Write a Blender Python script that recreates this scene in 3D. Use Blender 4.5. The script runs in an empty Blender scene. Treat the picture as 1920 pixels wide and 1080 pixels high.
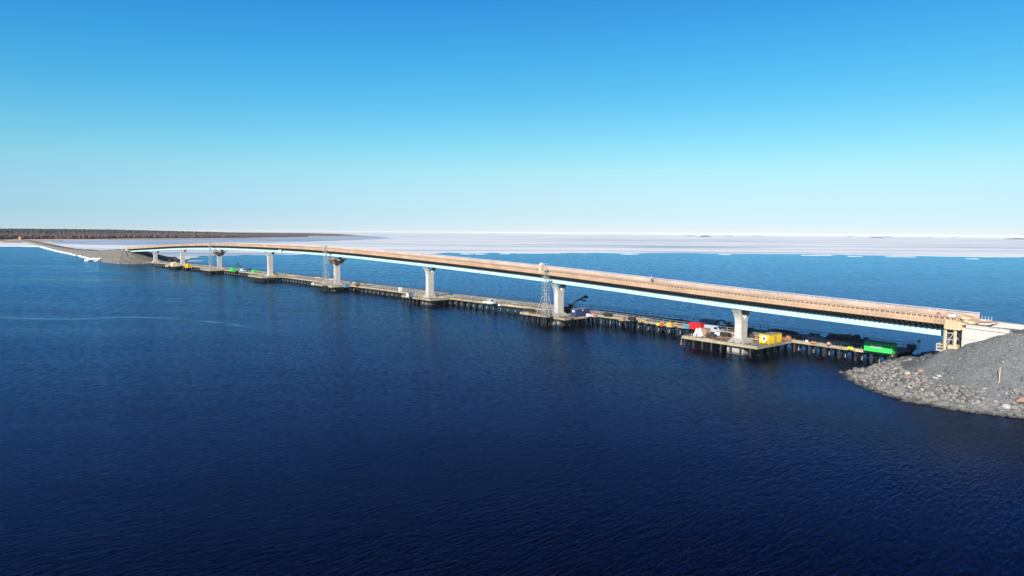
import bpy, bmesh, math, random
from mathutils import Matrix, Vector, noise
random.seed(7)
sc = bpy.context.scene
COL = sc.collection
rad = math.radians

# ---------------------------------------------------------------- camera
CAM_H = 30.0
FPX = 1280.0
_P = math.atan(104 / FPX); _R = math.atan(.0074)
_F = Vector((0, math.cos(_P), -math.sin(_P))); _U0 = Vector((0, math.sin(_P), math.cos(_P))); _R0 = Vector((1, 0, 0))
_Rt = _R0 * math.cos(_R) + _U0 * math.sin(_R)
_Up = -_R0 * math.sin(_R) + _U0 * math.cos(_R)
cd = bpy.data.cameras.new('camera'); cam = bpy.data.objects.new('camera', cd); COL.objects.link(cam)
cd.sensor_width = 36; cd.lens = 24; cd.clip_start = 1; cd.clip_end = 200000
cam.matrix_world = Matrix(((_Rt.x, _Up.x, -_F.x, 0), (_Rt.y, _Up.y, -_F.y, 0), (_Rt.z, _Up.z, -_F.z, CAM_H), (0, 0, 0, 1)))
sc.camera = cam

# ---------------------------------------------------------------- sky, sun, exposure
SUN_EL = rad(23.5); SUN_H = (-.42, -.907)
w = bpy.data.worlds.new('World'); sc.world = w; w.use_nodes = True
nt = w.node_tree; bg = nt.nodes['Background']
sky = nt.nodes.new('ShaderNodeTexSky'); sky.sky_type = 'NISHITA'; sky.sun_disc = False
sky.sun_elevation = SUN_EL; sky.sun_rotation = math.atan2(SUN_H[0], SUN_H[1])
sky.air_density = 1; sky.dust_density = 0; sky.ozone_density = 3
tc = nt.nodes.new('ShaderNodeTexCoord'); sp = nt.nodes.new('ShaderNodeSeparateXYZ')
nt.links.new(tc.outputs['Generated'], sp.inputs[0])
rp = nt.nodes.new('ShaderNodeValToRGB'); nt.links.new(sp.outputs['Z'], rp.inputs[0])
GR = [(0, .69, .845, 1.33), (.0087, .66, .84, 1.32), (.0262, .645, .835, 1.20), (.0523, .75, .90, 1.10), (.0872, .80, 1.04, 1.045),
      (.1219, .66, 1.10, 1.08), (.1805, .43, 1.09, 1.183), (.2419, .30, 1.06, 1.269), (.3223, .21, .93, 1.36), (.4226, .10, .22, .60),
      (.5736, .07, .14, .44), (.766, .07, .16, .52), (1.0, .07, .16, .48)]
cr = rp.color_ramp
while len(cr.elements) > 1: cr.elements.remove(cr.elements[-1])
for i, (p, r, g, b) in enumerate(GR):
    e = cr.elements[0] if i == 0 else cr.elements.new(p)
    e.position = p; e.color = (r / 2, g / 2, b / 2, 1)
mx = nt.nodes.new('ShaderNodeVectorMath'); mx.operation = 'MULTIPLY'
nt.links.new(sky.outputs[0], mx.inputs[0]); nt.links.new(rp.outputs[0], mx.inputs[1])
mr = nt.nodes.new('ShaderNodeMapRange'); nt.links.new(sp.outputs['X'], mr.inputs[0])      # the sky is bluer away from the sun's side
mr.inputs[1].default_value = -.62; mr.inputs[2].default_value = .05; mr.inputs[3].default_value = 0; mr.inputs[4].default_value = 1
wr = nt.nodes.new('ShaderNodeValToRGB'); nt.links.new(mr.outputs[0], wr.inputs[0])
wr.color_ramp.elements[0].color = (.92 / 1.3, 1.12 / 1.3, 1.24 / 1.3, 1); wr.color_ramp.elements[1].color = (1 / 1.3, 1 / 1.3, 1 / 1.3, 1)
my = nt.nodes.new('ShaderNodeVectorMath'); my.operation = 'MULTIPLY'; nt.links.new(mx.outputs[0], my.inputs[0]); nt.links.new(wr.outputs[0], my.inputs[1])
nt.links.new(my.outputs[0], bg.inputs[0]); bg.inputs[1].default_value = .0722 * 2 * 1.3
sl = bpy.data.lights.new('sun', 'SUN'); sl.energy = 5.0; sl.angle = rad(.55); sl.color = (1, .945, .86)
sun = bpy.data.objects.new('sun', sl); COL.objects.link(sun)
_h = math.hypot(*SUN_H)
_sd = Vector((SUN_H[0] / _h * math.cos(SUN_EL), SUN_H[1] / _h * math.cos(SUN_EL), math.sin(SUN_EL)))
sun.rotation_euler = _sd.to_track_quat('Z', 'Y').to_euler(); sun.location = (0, 0, 100)
sc.view_settings.view_transform = 'Standard'; sc.view_settings.look = 'None'
sc.view_settings.exposure = .48; sc.view_settings.gamma = 1
sc.cycles.max_bounces = 6; sc.cycles.caustics_reflective = False; sc.cycles.caustics_refractive = False

# ---------------------------------------------------------------- helpers
def mat(name, col, rough=.8, var=.18, scale=1.5, metal=0.0, col2=None, bump=0.0, spec=None, streak=None, wear=.14, lines=0.0):
    m = bpy.data.materials.new(name); m.use_nodes = True
    t = m.node_tree; b = t.nodes['Principled BSDF']
    b.inputs['Roughness'].default_value = rough; b.inputs['Metallic'].default_value = metal
    if spec is not None: b.inputs['Specular IOR Level'].default_value = spec
    g = t.nodes.new('ShaderNodeNewGeometry'); mp = t.nodes.new('ShaderNodeMapping')
    t.links.new(g.outputs['Position'], mp.inputs[0])
    if streak: mp.inputs['Scale'].default_value = streak
    n = t.nodes.new('ShaderNodeTexNoise'); n.inputs['Scale'].default_value = scale; n.inputs['Detail'].default_value = 6
    n.inputs['Roughness'].default_value = .65
    t.links.new(mp.outputs[0], n.inputs['Vector'])
    r = t.nodes.new('ShaderNodeValToRGB')
    c2 = col2 or tuple(c * (1 + var) for c in col); c1 = tuple(c * (1 - var) for c in col) if not col2 else col
    r.color_ramp.elements[0].position = .3; r.color_ramp.elements[0].color = (*c1, 1)
    r.color_ramp.elements[1].position = .7; r.color_ramp.elements[1].color = (*c2, 1)
    t.links.new(n.outputs['Fac'], r.inputs[0])
    n2 = t.nodes.new('ShaderNodeTexNoise'); n2.inputs['Scale'].default_value = .16; n2.inputs['Detail'].default_value = 5; t.links.new(g.outputs['Position'], n2.inputs['Vector'])
    k = t.nodes.new('ShaderNodeMapRange'); t.links.new(n2.outputs['Fac'], k.inputs[0]); k.inputs[1].default_value = .3; k.inputs[2].default_value = .7; k.inputs[3].default_value = 1 - wear; k.inputs[4].default_value = 1 + wear * .6
    last = k.outputs[0]
    if lines:      # pour lines / board joints every so many metres of height
        sz = t.nodes.new('ShaderNodeSeparateXYZ'); t.links.new(g.outputs['Position'], sz.inputs[0])
        fr = t.nodes.new('ShaderNodeMath'); fr.operation = 'PINGPONG'; t.links.new(sz.outputs['Z'], fr.inputs[0]); fr.inputs[1].default_value = lines
        m3 = t.nodes.new('ShaderNodeMapRange'); t.links.new(fr.outputs[0], m3.inputs[0]); m3.inputs[1].default_value = 0; m3.inputs[2].default_value = .12; m3.inputs[3].default_value = .72; m3.inputs[4].default_value = 1
        m4 = t.nodes.new('ShaderNodeMath'); m4.operation = 'MULTIPLY'; t.links.new(m3.outputs[0], m4.inputs[0]); t.links.new(last, m4.inputs[1]); last = m4.outputs[0]
        wl = t.nodes.new('ShaderNodeMapRange'); t.links.new(sz.outputs['Z'], wl.inputs[0]); wl.inputs[1].default_value = .3; wl.inputs[2].default_value = .75; wl.inputs[3].default_value = .35; wl.inputs[4].default_value = 1
        m5 = t.nodes.new('ShaderNodeMath'); m5.operation = 'MULTIPLY'; t.links.new(wl.outputs[0], m5.inputs[0]); t.links.new(last, m5.inputs[1]); last = m5.outputs[0]
    vm = t.nodes.new('ShaderNodeVectorMath'); vm.operation = 'SCALE'; t.links.new(r.outputs[0], vm.inputs[0]); t.links.new(last, vm.inputs['Scale'])
    t.links.new(vm.outputs[0], b.inputs['Base Color'])
    if bump:
        bp = t.nodes.new('ShaderNodeBump'); bp.inputs['Strength'].default_value = 1; bp.inputs['Distance'].default_value = bump
        t.links.new(n.outputs['Fac'], bp.inputs['Height']); t.links.new(bp.outputs[0], b.inputs['Normal'])
    return m

class MB:
    def __init__(s): s.v = []; s.f = []
    def add(s, vs, fs):
        o = len(s.v); s.v += [tuple(v) for v in vs]; s.f += [tuple(i + o for i in f) for f in fs]
    def hexa(s, p):  # 8 points: bottom 4 ccw, top 4 ccw
        s.add(p, [(3, 2, 1, 0), (4, 5, 6, 7), (0, 1, 5, 4), (1, 2, 6, 5), (2, 3, 7, 6), (3, 0, 4, 7)])
    def box(s, c, d, rz=0.0, tp=1.0):
        ca, sa = math.cos(rz), math.sin(rz); P = []
        for z, k in ((-.5, 1), (.5, tp)):
            for x, y in ((-.5, -.5), (.5, -.5), (.5, .5), (-.5, .5)):
                X, Y = x * d[0] * k, y * d[1] * k
                P.append((c[0] + X * ca - Y * sa, c[1] + X * sa + Y * ca, c[2] + z * d[2]))
        s.hexa(P)
    def bar(s, a, b, w, h=None):
        a = Vector(a); b = Vector(b); h = h or w; d = (b - a)
        if d.length < 1e-6: return
        d.normalize(); up = Vector((0, 0, 1)) if abs(d.z) < .95 else Vector((1, 0, 0))
        r = d.cross(up).normalized() * w / 2; u = r.cross(d).normalized() * h / 2
        s.hexa([a - r - u, a + r - u, b + r - u, b - r - u, a - r + u, a + r + u, b + r + u, b - r + u])
    def tube(s, a, b, r, n=8, r2=None):
        a = Vector(a); b = Vector(b); d = (b - a).normalized(); r2 = r if r2 is None else r2
        up = Vector((0, 0, 1)) if abs(d.z) < .95 else Vector((1, 0, 0))
        x = d.cross(up).normalized(); y = d.cross(x); P = []
        for q, rr in ((a, r), (b, r2)):
            for i in range(n):
                t = 2 * math.pi * i / n; P.append(q + x * math.cos(t) * rr + y * math.sin(t) * rr)
        F = [(i, (i + 1) % n, n + (i + 1) % n, n + i) for i in range(n)] + [tuple(range(n - 1, -1, -1)), tuple(range(n, 2 * n))]
        s.add(P, F)
    def prism(s, prof, a, b):  # prof: list of 3D offsets (closed loop), swept a->b
        a = Vector(a); b = Vector(b); n = len(prof)
        P = [a + Vector(p) for p in prof] + [b + Vector(p) for p in prof]
        F = [(i, (i + 1) % n, n + (i + 1) % n, n + i) for i in range(n)] + [tuple(range(n - 1, -1, -1)), tuple(range(n, 2 * n))]
        s.add(P, F)
    def ball(s, c, r, sub=1, sq=(1, 1, 1), jit=0.0, rnd=None):
        bm = bmesh.new(); bmesh.ops.create_icosphere(bm, subdivisions=sub, radius=1)
        P = []
        for v in bm.verts:
            k = 1 + (jit * ((rnd or random).random() * 2 - 1) if jit else 0)
            P.append((c[0] + v.co.x * r * sq[0] * k, c[1] + v.co.y * r * sq[1] * k, c[2] + v.co.z * r * sq[2] * k))
        s.add(P, [tuple(v.index for v in f.verts) for f in bm.faces]); bm.free()
    def mesh(s, name, m, origin=(0, 0, 0), fix=True):
        me = bpy.data.meshes.new(name)
        o = Vector(origin); me.from_pydata([tuple(Vector(v) - o) for v in s.v], [], s.f)
        if fix:
            bm = bmesh.new(); bm.from_mesh(me); bmesh.ops.recalc_face_normals(bm, faces=bm.faces); bm.to_mesh(me); bm.free()
        if m: me.materials.append(m)
        me.update(); return me
    def build(s, name, m, parent=None, smooth=False, fix=True, origin=None):
        # geometry is written in world space (or in the parent's space when parent is not None)
        o = origin or (0, 0, 0)
        me = s.mesh(name, m, o, fix); ob = bpy.data.objects.new(name, me); COL.objects.link(ob); ob.location = o
        if parent: ob.parent = parent
        if smooth:
            for p in me.polygons: p.use_smooth = True
        return ob

def tag(o, label=None, cat=None, group=None, kind=None):
    if label: o['label'] = label
    if cat: o['category'] = cat
    if group: o['group'] = group
    if kind: o['kind'] = kind
    return o

def empty(name, loc, rz=0.0):
    o = bpy.data.objects.new(name, None); COL.objects.link(o); o.location = loc; o.rotation_euler.z = rz
    o.empty_display_size = .5
    return o

def copy_tree(o, parent=None):
    c = o.copy(); COL.objects.link(c)
    if parent: c.parent = parent
    for ch in o.children: copy_tree(ch, c)
    return c

def at(px, py, z):   # the place on the level z seen in the photograph at (px, py)
    d = _F + _Rt * ((px - 960) / FPX) + _Up * ((540 - py) / FPX)
    t = (z - CAM_H) / d.z
    return Vector((d.x * t, d.y * t, z))

def poly_sheet(name, pts, z, m, kind='structure', thick=0.0):
    b = MB(); n = len(pts)
    if thick:
        P = [(x, y, z) for x, y in pts] + [(x, y, z - thick) for x, y in pts]
        b.add(P, [tuple(range(n))] + [(i, n + i, n + (i + 1) % n, (i + 1) % n) for i in range(n)])
    else:
        b.add([(x, y, z) for x, y in pts], [tuple(range(n))])
    me = b.mesh(name, m, fix=False); bm = bmesh.new(); bm.from_mesh(me)
    bmesh.ops.triangulate(bm, faces=bm.faces); bmesh.ops.recalc_face_normals(bm, faces=bm.faces)
    if sum(f.normal.z * f.calc_area() for f in bm.faces if abs(f.calc_center_median().z - z) < 1e-4) < 0: bmesh.ops.reverse_faces(bm, faces=bm.faces)
    bm.to_mesh(me); bm.free()
    o = bpy.data.objects.new(name, me); COL.objects.link(o); o['kind'] = kind
    return o

# smooth path with arc length
class Path:
    def __init__(s, pts, sub=12):
        P = [Vector(p) for p in pts]; P = [P[0] * 2 - P[1]] + P + [P[-1] * 2 - P[-2]]
        s.p = []; s.key = []
        for i in range(1, len(P) - 2):
            s.key.append(len(s.p))
            for k in range(sub):
                t = k / sub; a, b, c, d = P[i - 1:i + 3]
                s.p.append(.5 * ((2 * b) + (c - a) * t + (2 * a - 5 * b + 4 * c - d) * t * t + (3 * b - a - 3 * c + d) * t ** 3))
        s.key.append(len(s.p)); s.p.append(P[-2])
        s.l = [0]
        for i in range(1, len(s.p)):
            dd = s.p[i] - s.p[i - 1]; s.l.append(s.l[-1] + math.hypot(dd.x, dd.y))
        s.len = s.l[-1]; s.ks = [s.l[k] for k in s.key]
    def pos(s, d):
        import bisect
        i = min(max(bisect.bisect_right(s.l, d) - 1, 0), len(s.p) - 2)
        t = (d - s.l[i]) / (s.l[i + 1] - s.l[i]); return s.p[i].lerp(s.p[i + 1], t) if 0 <= t <= 1 else s.p[i] + (s.p[i + 1] - s.p[i]) * t
    def dir(s, d):
        v = s.pos(d + 2) - s.pos(d - 2); v.z = 0; return v.normalized()
    def at(s, d, t, z=None, dz=0):
        p = s.pos(d); v = s.dir(d); n = Vector((v.y, -v.x, 0))      # n points away from the camera
        q = p + n * t; q.z = (p.z if z is None else z) + dz; return q
    def ang(s, d):
        v = s.dir(d); return math.atan2(v.y, v.x)

def sweep(b, path, prof, s0, s1, step, absz=None):
    """closed profile (t, dz) swept along the path from s0 to s1"""
    n = len(prof); k = max(1, int(round((s1 - s0) / step))); P = []
    for i in range(k + 1):
        d = s0 + (s1 - s0) * i / k
        for t, z in prof: P.append(path.at(d, t, absz, z))
    F = []
    for i in range(k):
        for j in range(n): F.append((i * n + j, i * n + (j + 1) % n, (i + 1) * n + (j + 1) % n, (i + 1) * n + j))
    F.append(tuple(range(n))); F.append(tuple(k * n + j for j in reversed(range(n))))
    b.add(P, F)

def rect(t0, t1, z0, z1): return [(t0, z0), (t1, z0), (t1, z1), (t0, z1)]

# ---------------------------------------------------------------- materials
M = {}
M['concrete'] = mat('concrete', (.49, .465, .425), .85, scale=.9, col2=(.63, .60, .55), streak=(1.5, 1.5, .25), lines=1.3)
M['concrete_dull'] = mat('weathered_concrete', (.33, .31, .28), .9, scale=.8, col2=(.45, .425, .38), lines=50.0)
M['girder'] = mat('girder_paint', (.41, .60, .63), .45, scale=.5, col2=(.52, .71, .73), streak=(1, 1, .4), wear=.1)
M['ply'] = mat('formwork_plywood', (.42, .275, .175), .75, scale=2.2, col2=(.60, .42, .285), wear=.2)
M['ply_light'] = mat('new_timber', (.62, .42, .25), .75, scale=2.5, col2=(.76, .56, .38))
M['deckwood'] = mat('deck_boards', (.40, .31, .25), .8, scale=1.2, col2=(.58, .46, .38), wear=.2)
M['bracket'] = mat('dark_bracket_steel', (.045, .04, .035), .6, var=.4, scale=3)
M['rail_lilac'] = mat('galvanised_rail', (.40, .39, .44), .5, scale=3, col2=(.56, .54, .59))
M['steel_dark'] = mat('dark_steel', (.035, .033, .033), .55, var=.45, scale=2)
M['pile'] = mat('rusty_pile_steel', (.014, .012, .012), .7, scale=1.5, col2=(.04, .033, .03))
M['pile_sunlit'] = mat('sunlit_pile_paint', (.20, .18, .165), .7, scale=1.5, col2=(.34, .31, .28))  # paler paint standing for the sunlit parts of the near piles
M['trestle_deck'] = mat('trestle_planks', (.17, .14, .125), .85, scale=.8, col2=(.36, .31, .28), wear=.3)
M['trestle_edge'] = mat('trestle_edge_timber', (.27, .225, .15), .8, scale=.9, col2=(.47, .40, .265), wear=.25)
M['scaff'] = mat('scaffold_steel', (.30, .31, .32), .45, scale=3, col2=(.48, .48, .49))
M['scaff_plank'] = mat('scaffold_plank', (.40, .36, .29), .8, scale=2, col2=(.55, .5, .4))
M['yellow'] = mat('yellow_paint', (.72, .50, .035), .5, var=.08, scale=1.2)
M['yellow_dull'] = mat('mustard_paint', (.52, .36, .09), .6, var=.2, scale=1.2)
M['lime'] = mat('bright_yellow_sack', (.72, .72, .02), .7, var=.1, scale=2)
M['green'] = mat('green_paint', (.05, .58, .12), .5, var=.15, scale=1.0)
M['green_shaded'] = mat('shaded_green_paint', (.01, .12, .045), .6, var=.15, scale=1.0)  # green darkened to paint the shade on the container's top
M['red'] = mat('red_paint', (.62, .018, .02), .5, var=.15, scale=1.0)
M['salmon'] = mat('salmon_orange_plastic', (.62, .22, .12), .6, var=.15, scale=2)
M['pink'] = mat('faded_pink_plastic', (.72, .30, .26), .6, var=.1, scale=2)
M['navy'] = mat('navy_paint', (.03, .045, .15), .5, var=.2, scale=1.0)
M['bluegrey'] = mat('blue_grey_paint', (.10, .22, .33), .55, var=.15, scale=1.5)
M['lightblue'] = mat('light_blue_paint', (.35, .60, .75), .5, var=.1, scale=1.5)
M['white'] = mat('white_paint', (.78, .78, .77), .45, var=.05, scale=1.0)
M['silver'] = mat('silver_car_paint', (.50, .51, .53), .3, var=.05, scale=1.0, metal=.3)
M['black'] = mat('black_paint', (.02, .02, .022), .5, var=.3, scale=2)
M['rubber'] = mat('tyre_rubber', (.02, .02, .02), .8, var=.2, scale=3)
M['glass'] = mat('dark_window_glass', (.02, .03, .04), .1, var=.1, scale=1)
M['cream'] = mat('cream_tarpaulin', (.72, .52, .29), .8, var=.1, scale=.7)
M['grey_roof'] = mat('grey_roof_sheet', (.26, .25, .24), .7, var=.1, scale=1)
M['brown'] = mat('brown_hardboard', (.36, .22, .14), .8, var=.2, scale=1.5)
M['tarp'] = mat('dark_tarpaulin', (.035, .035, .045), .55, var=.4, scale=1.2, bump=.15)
M['hivis'] = mat('red_workwear', (.62, .10, .12), .8, var=.1, scale=4)
M['trouser'] = mat('dark_trousers', (.05, .02, .025), .9, var=.2, scale=4)
M['skin'] = mat('skin', (.5, .3, .22), .6, var=.05, scale=4)
M['snow'] = mat('snow', (.80, .82, .85), .8, scale=.25, col2=(.9, .9, .9), bump=.1)
M['rust'] = mat('rusty_red_buoy', (.26, .10, .075), .7, var=.2, scale=3)
M['orange'] = mat('orange_plastic', (.75, .34, .04), .6, var=.1, scale=2)

# gravel, rocks, ice, land, water -------------------------------------------------
def nodes(m):
    m.use_nodes = True; t = m.node_tree
    def N(k, **kw):
        n = t.nodes.new(k)
        for a, v in kw.items(): setattr(n, a, v)
        return n
    return t, N, t.nodes['Principled BSDF']

def ramp(N, stops):
    r = N('ShaderNodeValToRGB'); c = r.color_ramp
    while len(c.elements) > 1: c.elements.remove(c.elements[-1])
    for i, (p, col) in enumerate(stops):
        e = c.elements[0] if i == 0 else c.elements.new(p); e.position = p
        e.color = (*col, 1) if hasattr(col, '__len__') else (col, col, col, 1)
    return r

def gravel_mat(name, stops, cell, bump, bigscale=.08):
    m = bpy.data.materials.new(name); t, N, b = nodes(m)
    g = N('ShaderNodeNewGeometry'); b.inputs['Roughness'].default_value = .92
    v = N('ShaderNodeTexVoronoi'); v.inputs['Scale'].default_value = cell; t.links.new(g.outputs['Position'], v.inputs['Vector'])
    n = N('ShaderNodeTexNoise'); n.inputs['Scale'].default_value = bigscale * 4; n.inputs['Detail'].default_value = 8; t.links.new(g.outputs['Position'], n.inputs['Vector'])
    s = N('ShaderNodeSeparateColor'); t.links.new(v.outputs['Color'], s.inputs[0])
    mxn = N('ShaderNodeMath', operation='MULTIPLY_ADD'); t.links.new(s.outputs[0], mxn.inputs[0]); mxn.inputs[1].default_value = .55
    m2 = N('ShaderNodeMath', operation='MULTIPLY'); t.links.new(n.outputs['Fac'], m2.inputs[0]); m2.inputs[1].default_value = .5
    t.links.new(m2.outputs[0], mxn.inputs[2])
    r = ramp(N, stops); t.links.new(mxn.outputs[0], r.inputs[0]); t.links.new(r.outputs[0], b.inputs['Base Color'])
    bp = N('ShaderNodeBump'); bp.inputs['Distance'].default_value = bump; t.links.new(v.outputs['Distance'], bp.inputs['Height']); bp.invert = True
    t.links.new(bp.outputs[0], b.inputs['Normal'])
    return m
M['gravel'] = gravel_mat('crushed_gravel', [(0, (.09, .099, .102)), (.5, (.14, .152, .154)), (.8, (.19, .197, .19)), (1, (.31, .30, .275))], 3.2, .12)
M['gravel_far'] = gravel_mat('causeway_gravel', [(0, (.11, .10, .085)), (.5, (.17, .156, .134)), (1, (.25, .228, .195))], .5, .5)

def rock_mat():
    m = bpy.data.materials.new('riprap_rock'); t, N, b = nodes(m); b.inputs['Roughness'].default_value = .85
    g = N('ShaderNodeNewGeometry'); v = N('ShaderNodeTexWhiteNoise'); v.noise_dimensions = '1D'
    t.links.new(g.outputs['Random Per Island'], v.inputs['W'])
    r = ramp(N, [(0, (.07, .075, .08)), (.25, (.13, .13, .13)), (.5, (.20, .19, .178)), (.75, (.29, .272, .25)), (.9, (.37, .315, .26)), (1, (.50, .48, .45))])
    t.links.new(v.outputs['Value'], r.inputs[0])
    n = N('ShaderNodeTexNoise'); n.inputs['Scale'].default_value = 4; n.inputs['Detail'].default_value = 6; t.links.new(g.outputs['Position'], n.inputs['Vector'])
    k = N('ShaderNodeMath', operation='MULTIPLY_ADD'); t.links.new(n.outputs['Fac'], k.inputs[0]); k.inputs[1].default_value = .9; k.inputs[2].default_value = .42
    vm = N('ShaderNodeVectorMath', operation='SCALE'); t.links.new(r.outputs[0], vm.inputs[0]); t.links.new(k.outputs[0], vm.inputs['Scale'])
    sz = N('ShaderNodeSeparateXYZ'); t.links.new(g.outputs['Position'], sz.inputs[0])      # the wet band above the waterline
    wl = N('ShaderNodeMapRange'); t.links.new(sz.outputs['Z'], wl.inputs[0]); wl.inputs[1].default_value = .15; wl.inputs[2].default_value = .5; wl.inputs[3].default_value = .35; wl.inputs[4].default_value = 1
    v2 = N('ShaderNodeVectorMath', operation='SCALE'); t.links.new(vm.outputs[0], v2.inputs[0]); t.links.new(wl.outputs[0], v2.inputs['Scale'])
    t.links.new(v2.outputs[0], b.inputs['Base Color'])
    bp = N('ShaderNodeBump'); bp.inputs['Distance'].default_value = .12; t.links.new(n.outputs['Fac'], bp.inputs['Height']); t.links.new(bp.outputs[0], b.inputs['Normal'])
    return m
M['rock'] = rock_mat()

def ice_mat(name, stops, sx, sy, rough=.6):
    m = bpy.data.materials.new(name); t, N, b = nodes(m); b.inputs['Roughness'].default_value = rough; b.inputs['Specular IOR Level'].default_value = .3
    g = N('ShaderNodeNewGeometry'); mp = N('ShaderNodeMapping'); mp.inputs['Scale'].default_value = (sx, sy, 1); mp.inputs['Rotation'].default_value = (0, 0, rad(6))
    t.links.new(g.outputs['Position'], mp.inputs[0])
    n = N('ShaderNodeTexNoise'); n.inputs['Scale'].default_value = 1; n.inputs['Detail'].default_value = 10; n.inputs['Roughness'].default_value = .62; n.inputs['Distortion'].default_value = .6
    t.links.new(mp.outputs[0], n.inputs['Vector'])
    r = ramp(N, stops); t.links.new(n.outputs['Fac'], r.inputs[0]); t.links.new(r.outputs[0], b.inputs['Base Color'])
    return m
M['ice'] = ice_mat('spring_ice', [(.34, (.34, .47, .60)), (.41, (.56, .64, .71)), (.46, (.68, .74, .79)), (.51, (.78, .83, .86)), (.545, (.90, .91, .91)), (.60, (.97, .97, .95))], .0013, .0052)
M['wet_ice'] = ice_mat('wet_blue_ice', [(.32, (.16, .25, .40)), (.45, (.30, .40, .55)), (.55, (.48, .56, .68)), (.68, (.75, .80, .86))], .003, .012, .5)

def water_mat():
    m = bpy.data.materials.new('sea_water'); t, N, b = nodes(m)
    g = N('ShaderNodeNewGeometry')
    sep = N('ShaderNodeSeparateXYZ'); t.links.new(g.outputs['Position'], sep.inputs[0])
    # wind ripples: short crests running to the upper right of the view
    def wave(ang, sx, sy, det=3, dist=.4):
        mp = N('ShaderNodeMapping', vector_type='TEXTURE'); mp.inputs['Rotation'].default_value = (0, 0, rad(ang)); mp.inputs['Scale'].default_value = (sx, sy, 1)
        t.links.new(g.outputs['Position'], mp.inputs[0])
        n = N('ShaderNodeTexNoise'); n.inputs['Scale'].default_value = 1; n.inputs['Detail'].default_value = det; n.inputs['Roughness'].default_value = .55; n.inputs['Distortion'].default_value = dist
        t.links.new(mp.outputs[0], n.inputs['Vector']); return n.outputs['Fac']
    a1 = wave(48, 1.6, .40, 4); a2 = wave(36, 3.6, 1.1, 2); a3 = wave(66, 24, 9, 1)
    def madd(x, k, y):
        q = N('ShaderNodeMath', operation='MULTIPLY_ADD'); t.links.new(x, q.inputs[0]); q.inputs[1].default_value = k
        if isinstance(y, float): q.inputs[2].default_value = y
        else: t.links.new(y, q.inputs[2])
        return q.outputs[0]
    h = madd(a1, .25, 0.0); h = madd(a2, .10, h); h = madd(a3, .10, h)
    # large patches of wind and calm, drawn out across the view
    p = wave(-4, 900, 55, 5, 1.2); p2 = wave(3, 260, 22, 4, .8)
    pr = N('ShaderNodeMapRange'); t.links.new(p, pr.inputs[0]); pr.inputs[1].default_value = .38; pr.inputs[2].default_value = .66; pr.inputs[3].default_value = 1.15; pr.inputs[4].default_value = .42
    pr2 = N('ShaderNodeMapRange'); t.links.new(p2, pr2.inputs[0]); pr2.inputs[1].default_value = .4; pr2.inputs[2].default_value = .68; pr2.inputs[3].default_value = 1.06; pr2.inputs[4].default_value = .85
    pm = N('ShaderNodeMath', operation='MULTIPLY'); t.links.new(pr.outputs[0], pm.inputs[0]); t.links.new(pr2.outputs[0], pm.inputs[1])
    shel = N('ShaderNodeMapRange', interpolation_type='SMOOTHSTEP'); t.links.new(sep.outputs['X'], shel.inputs[0])   # calmer water in the lee on the left
    shel.inputs[1].default_value = -160; shel.inputs[2].default_value = -10; shel.inputs[3].default_value = 1; shel.inputs[4].default_value = .12
    mm_ = N('ShaderNodeMix'); t.links.new(shel.outputs[0], mm_.inputs[0]); mm_.inputs[2].default_value = 1.0; t.links.new(pm.outputs[0], mm_.inputs[3])
    calm = mm_.outputs[0]
    # narrow slicks: |y - c(x)| < w
    mx_ = N('ShaderNodeMapRange'); t.links.new(sep.outputs['X'], mx_.inputs[0]); mx_.inputs[1].default_value = -700; mx_.inputs[2].default_value = 100
    def slick(pts, wdt, depth, x0=-700., x1=100.):
        fc = N('ShaderNodeFloatCurve'); t.links.new(mx_.outputs[0], fc.inputs['Value'])
        c = fc.mapping.curves[0]
        P = sorted(pts); y0, y1 = 0., 700.
        c.points[0].location = ((P[0][0] + 700) / 800, P[0][1] / y1); c.points[-1].location = ((P[-1][0] + 700) / 800, P[-1][1] / y1)
        for q in P[1:-1]: c.points.new((q[0] + 700) / 800, q[1] / y1)
        fc.mapping.update()
        cy = N('ShaderNodeMath', operation='MULTIPLY'); t.links.new(fc.outputs[0], cy.inputs[0]); cy.inputs[1].default_value = y1
        nn = madd(wave(0, 30, 30, 3, 0), 6.0, -3.0)
        cy2 = N('ShaderNodeMath', operation='ADD'); t.links.new(cy.outputs[0], cy2.inputs[0]); t.links.new(nn, cy2.inputs[1])
        d = N('ShaderNodeMath', operation='SUBTRACT'); t.links.new(sep.outputs['Y'], d.inputs[0]); t.links.new(cy2.outputs[0], d.inputs[1])
        ab = N('ShaderNodeMath', operation='ABSOLUTE'); t.links.new(d.outputs[0], ab.inputs[0])
        r = N('ShaderNodeMapRange', interpolation_type='SMOOTHSTEP'); t.links.new(ab.outputs[0], r.inputs[0])
        r.inputs[1].default_value = wdt * .2; r.inputs[2].default_value = wdt; r.inputs[3].default_value = depth; r.inputs[4].default_value = 1
        # only between the ends
        e0 = N('ShaderNodeMapRange', interpolation_type='SMOOTHSTEP'); t.links.new(sep.outputs['X'], e0.inputs[0])
        e0.inputs[1].default_value = P[-1][0] - 60; e0.inputs[2].default_value = P[-1][0]; e0.inputs[3].default_value = 0; e0.inputs[4].default_value = 1
        gp = N('ShaderNodeMapRange'); t.links.new(wave(5, 45, 9, 5, .6), gp.inputs[0]); gp.inputs[1].default_value = .40; gp.inputs[2].default_value = .62      # the lanes break up
        gx_ = N('ShaderNodeMath', operation='MAXIMUM'); t.links.new(gp.outputs[0], gx_.inputs[0]); t.links.new(r.outputs[0], gx_.inputs[1])
        mxx = N('ShaderNodeMath', operation='MAXIMUM'); t.links.new(gx_.outputs[0], mxx.inputs[0]); t.links.new(e0.outputs[0], mxx.inputs[1])
        return mxx.outputs[0]
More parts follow.
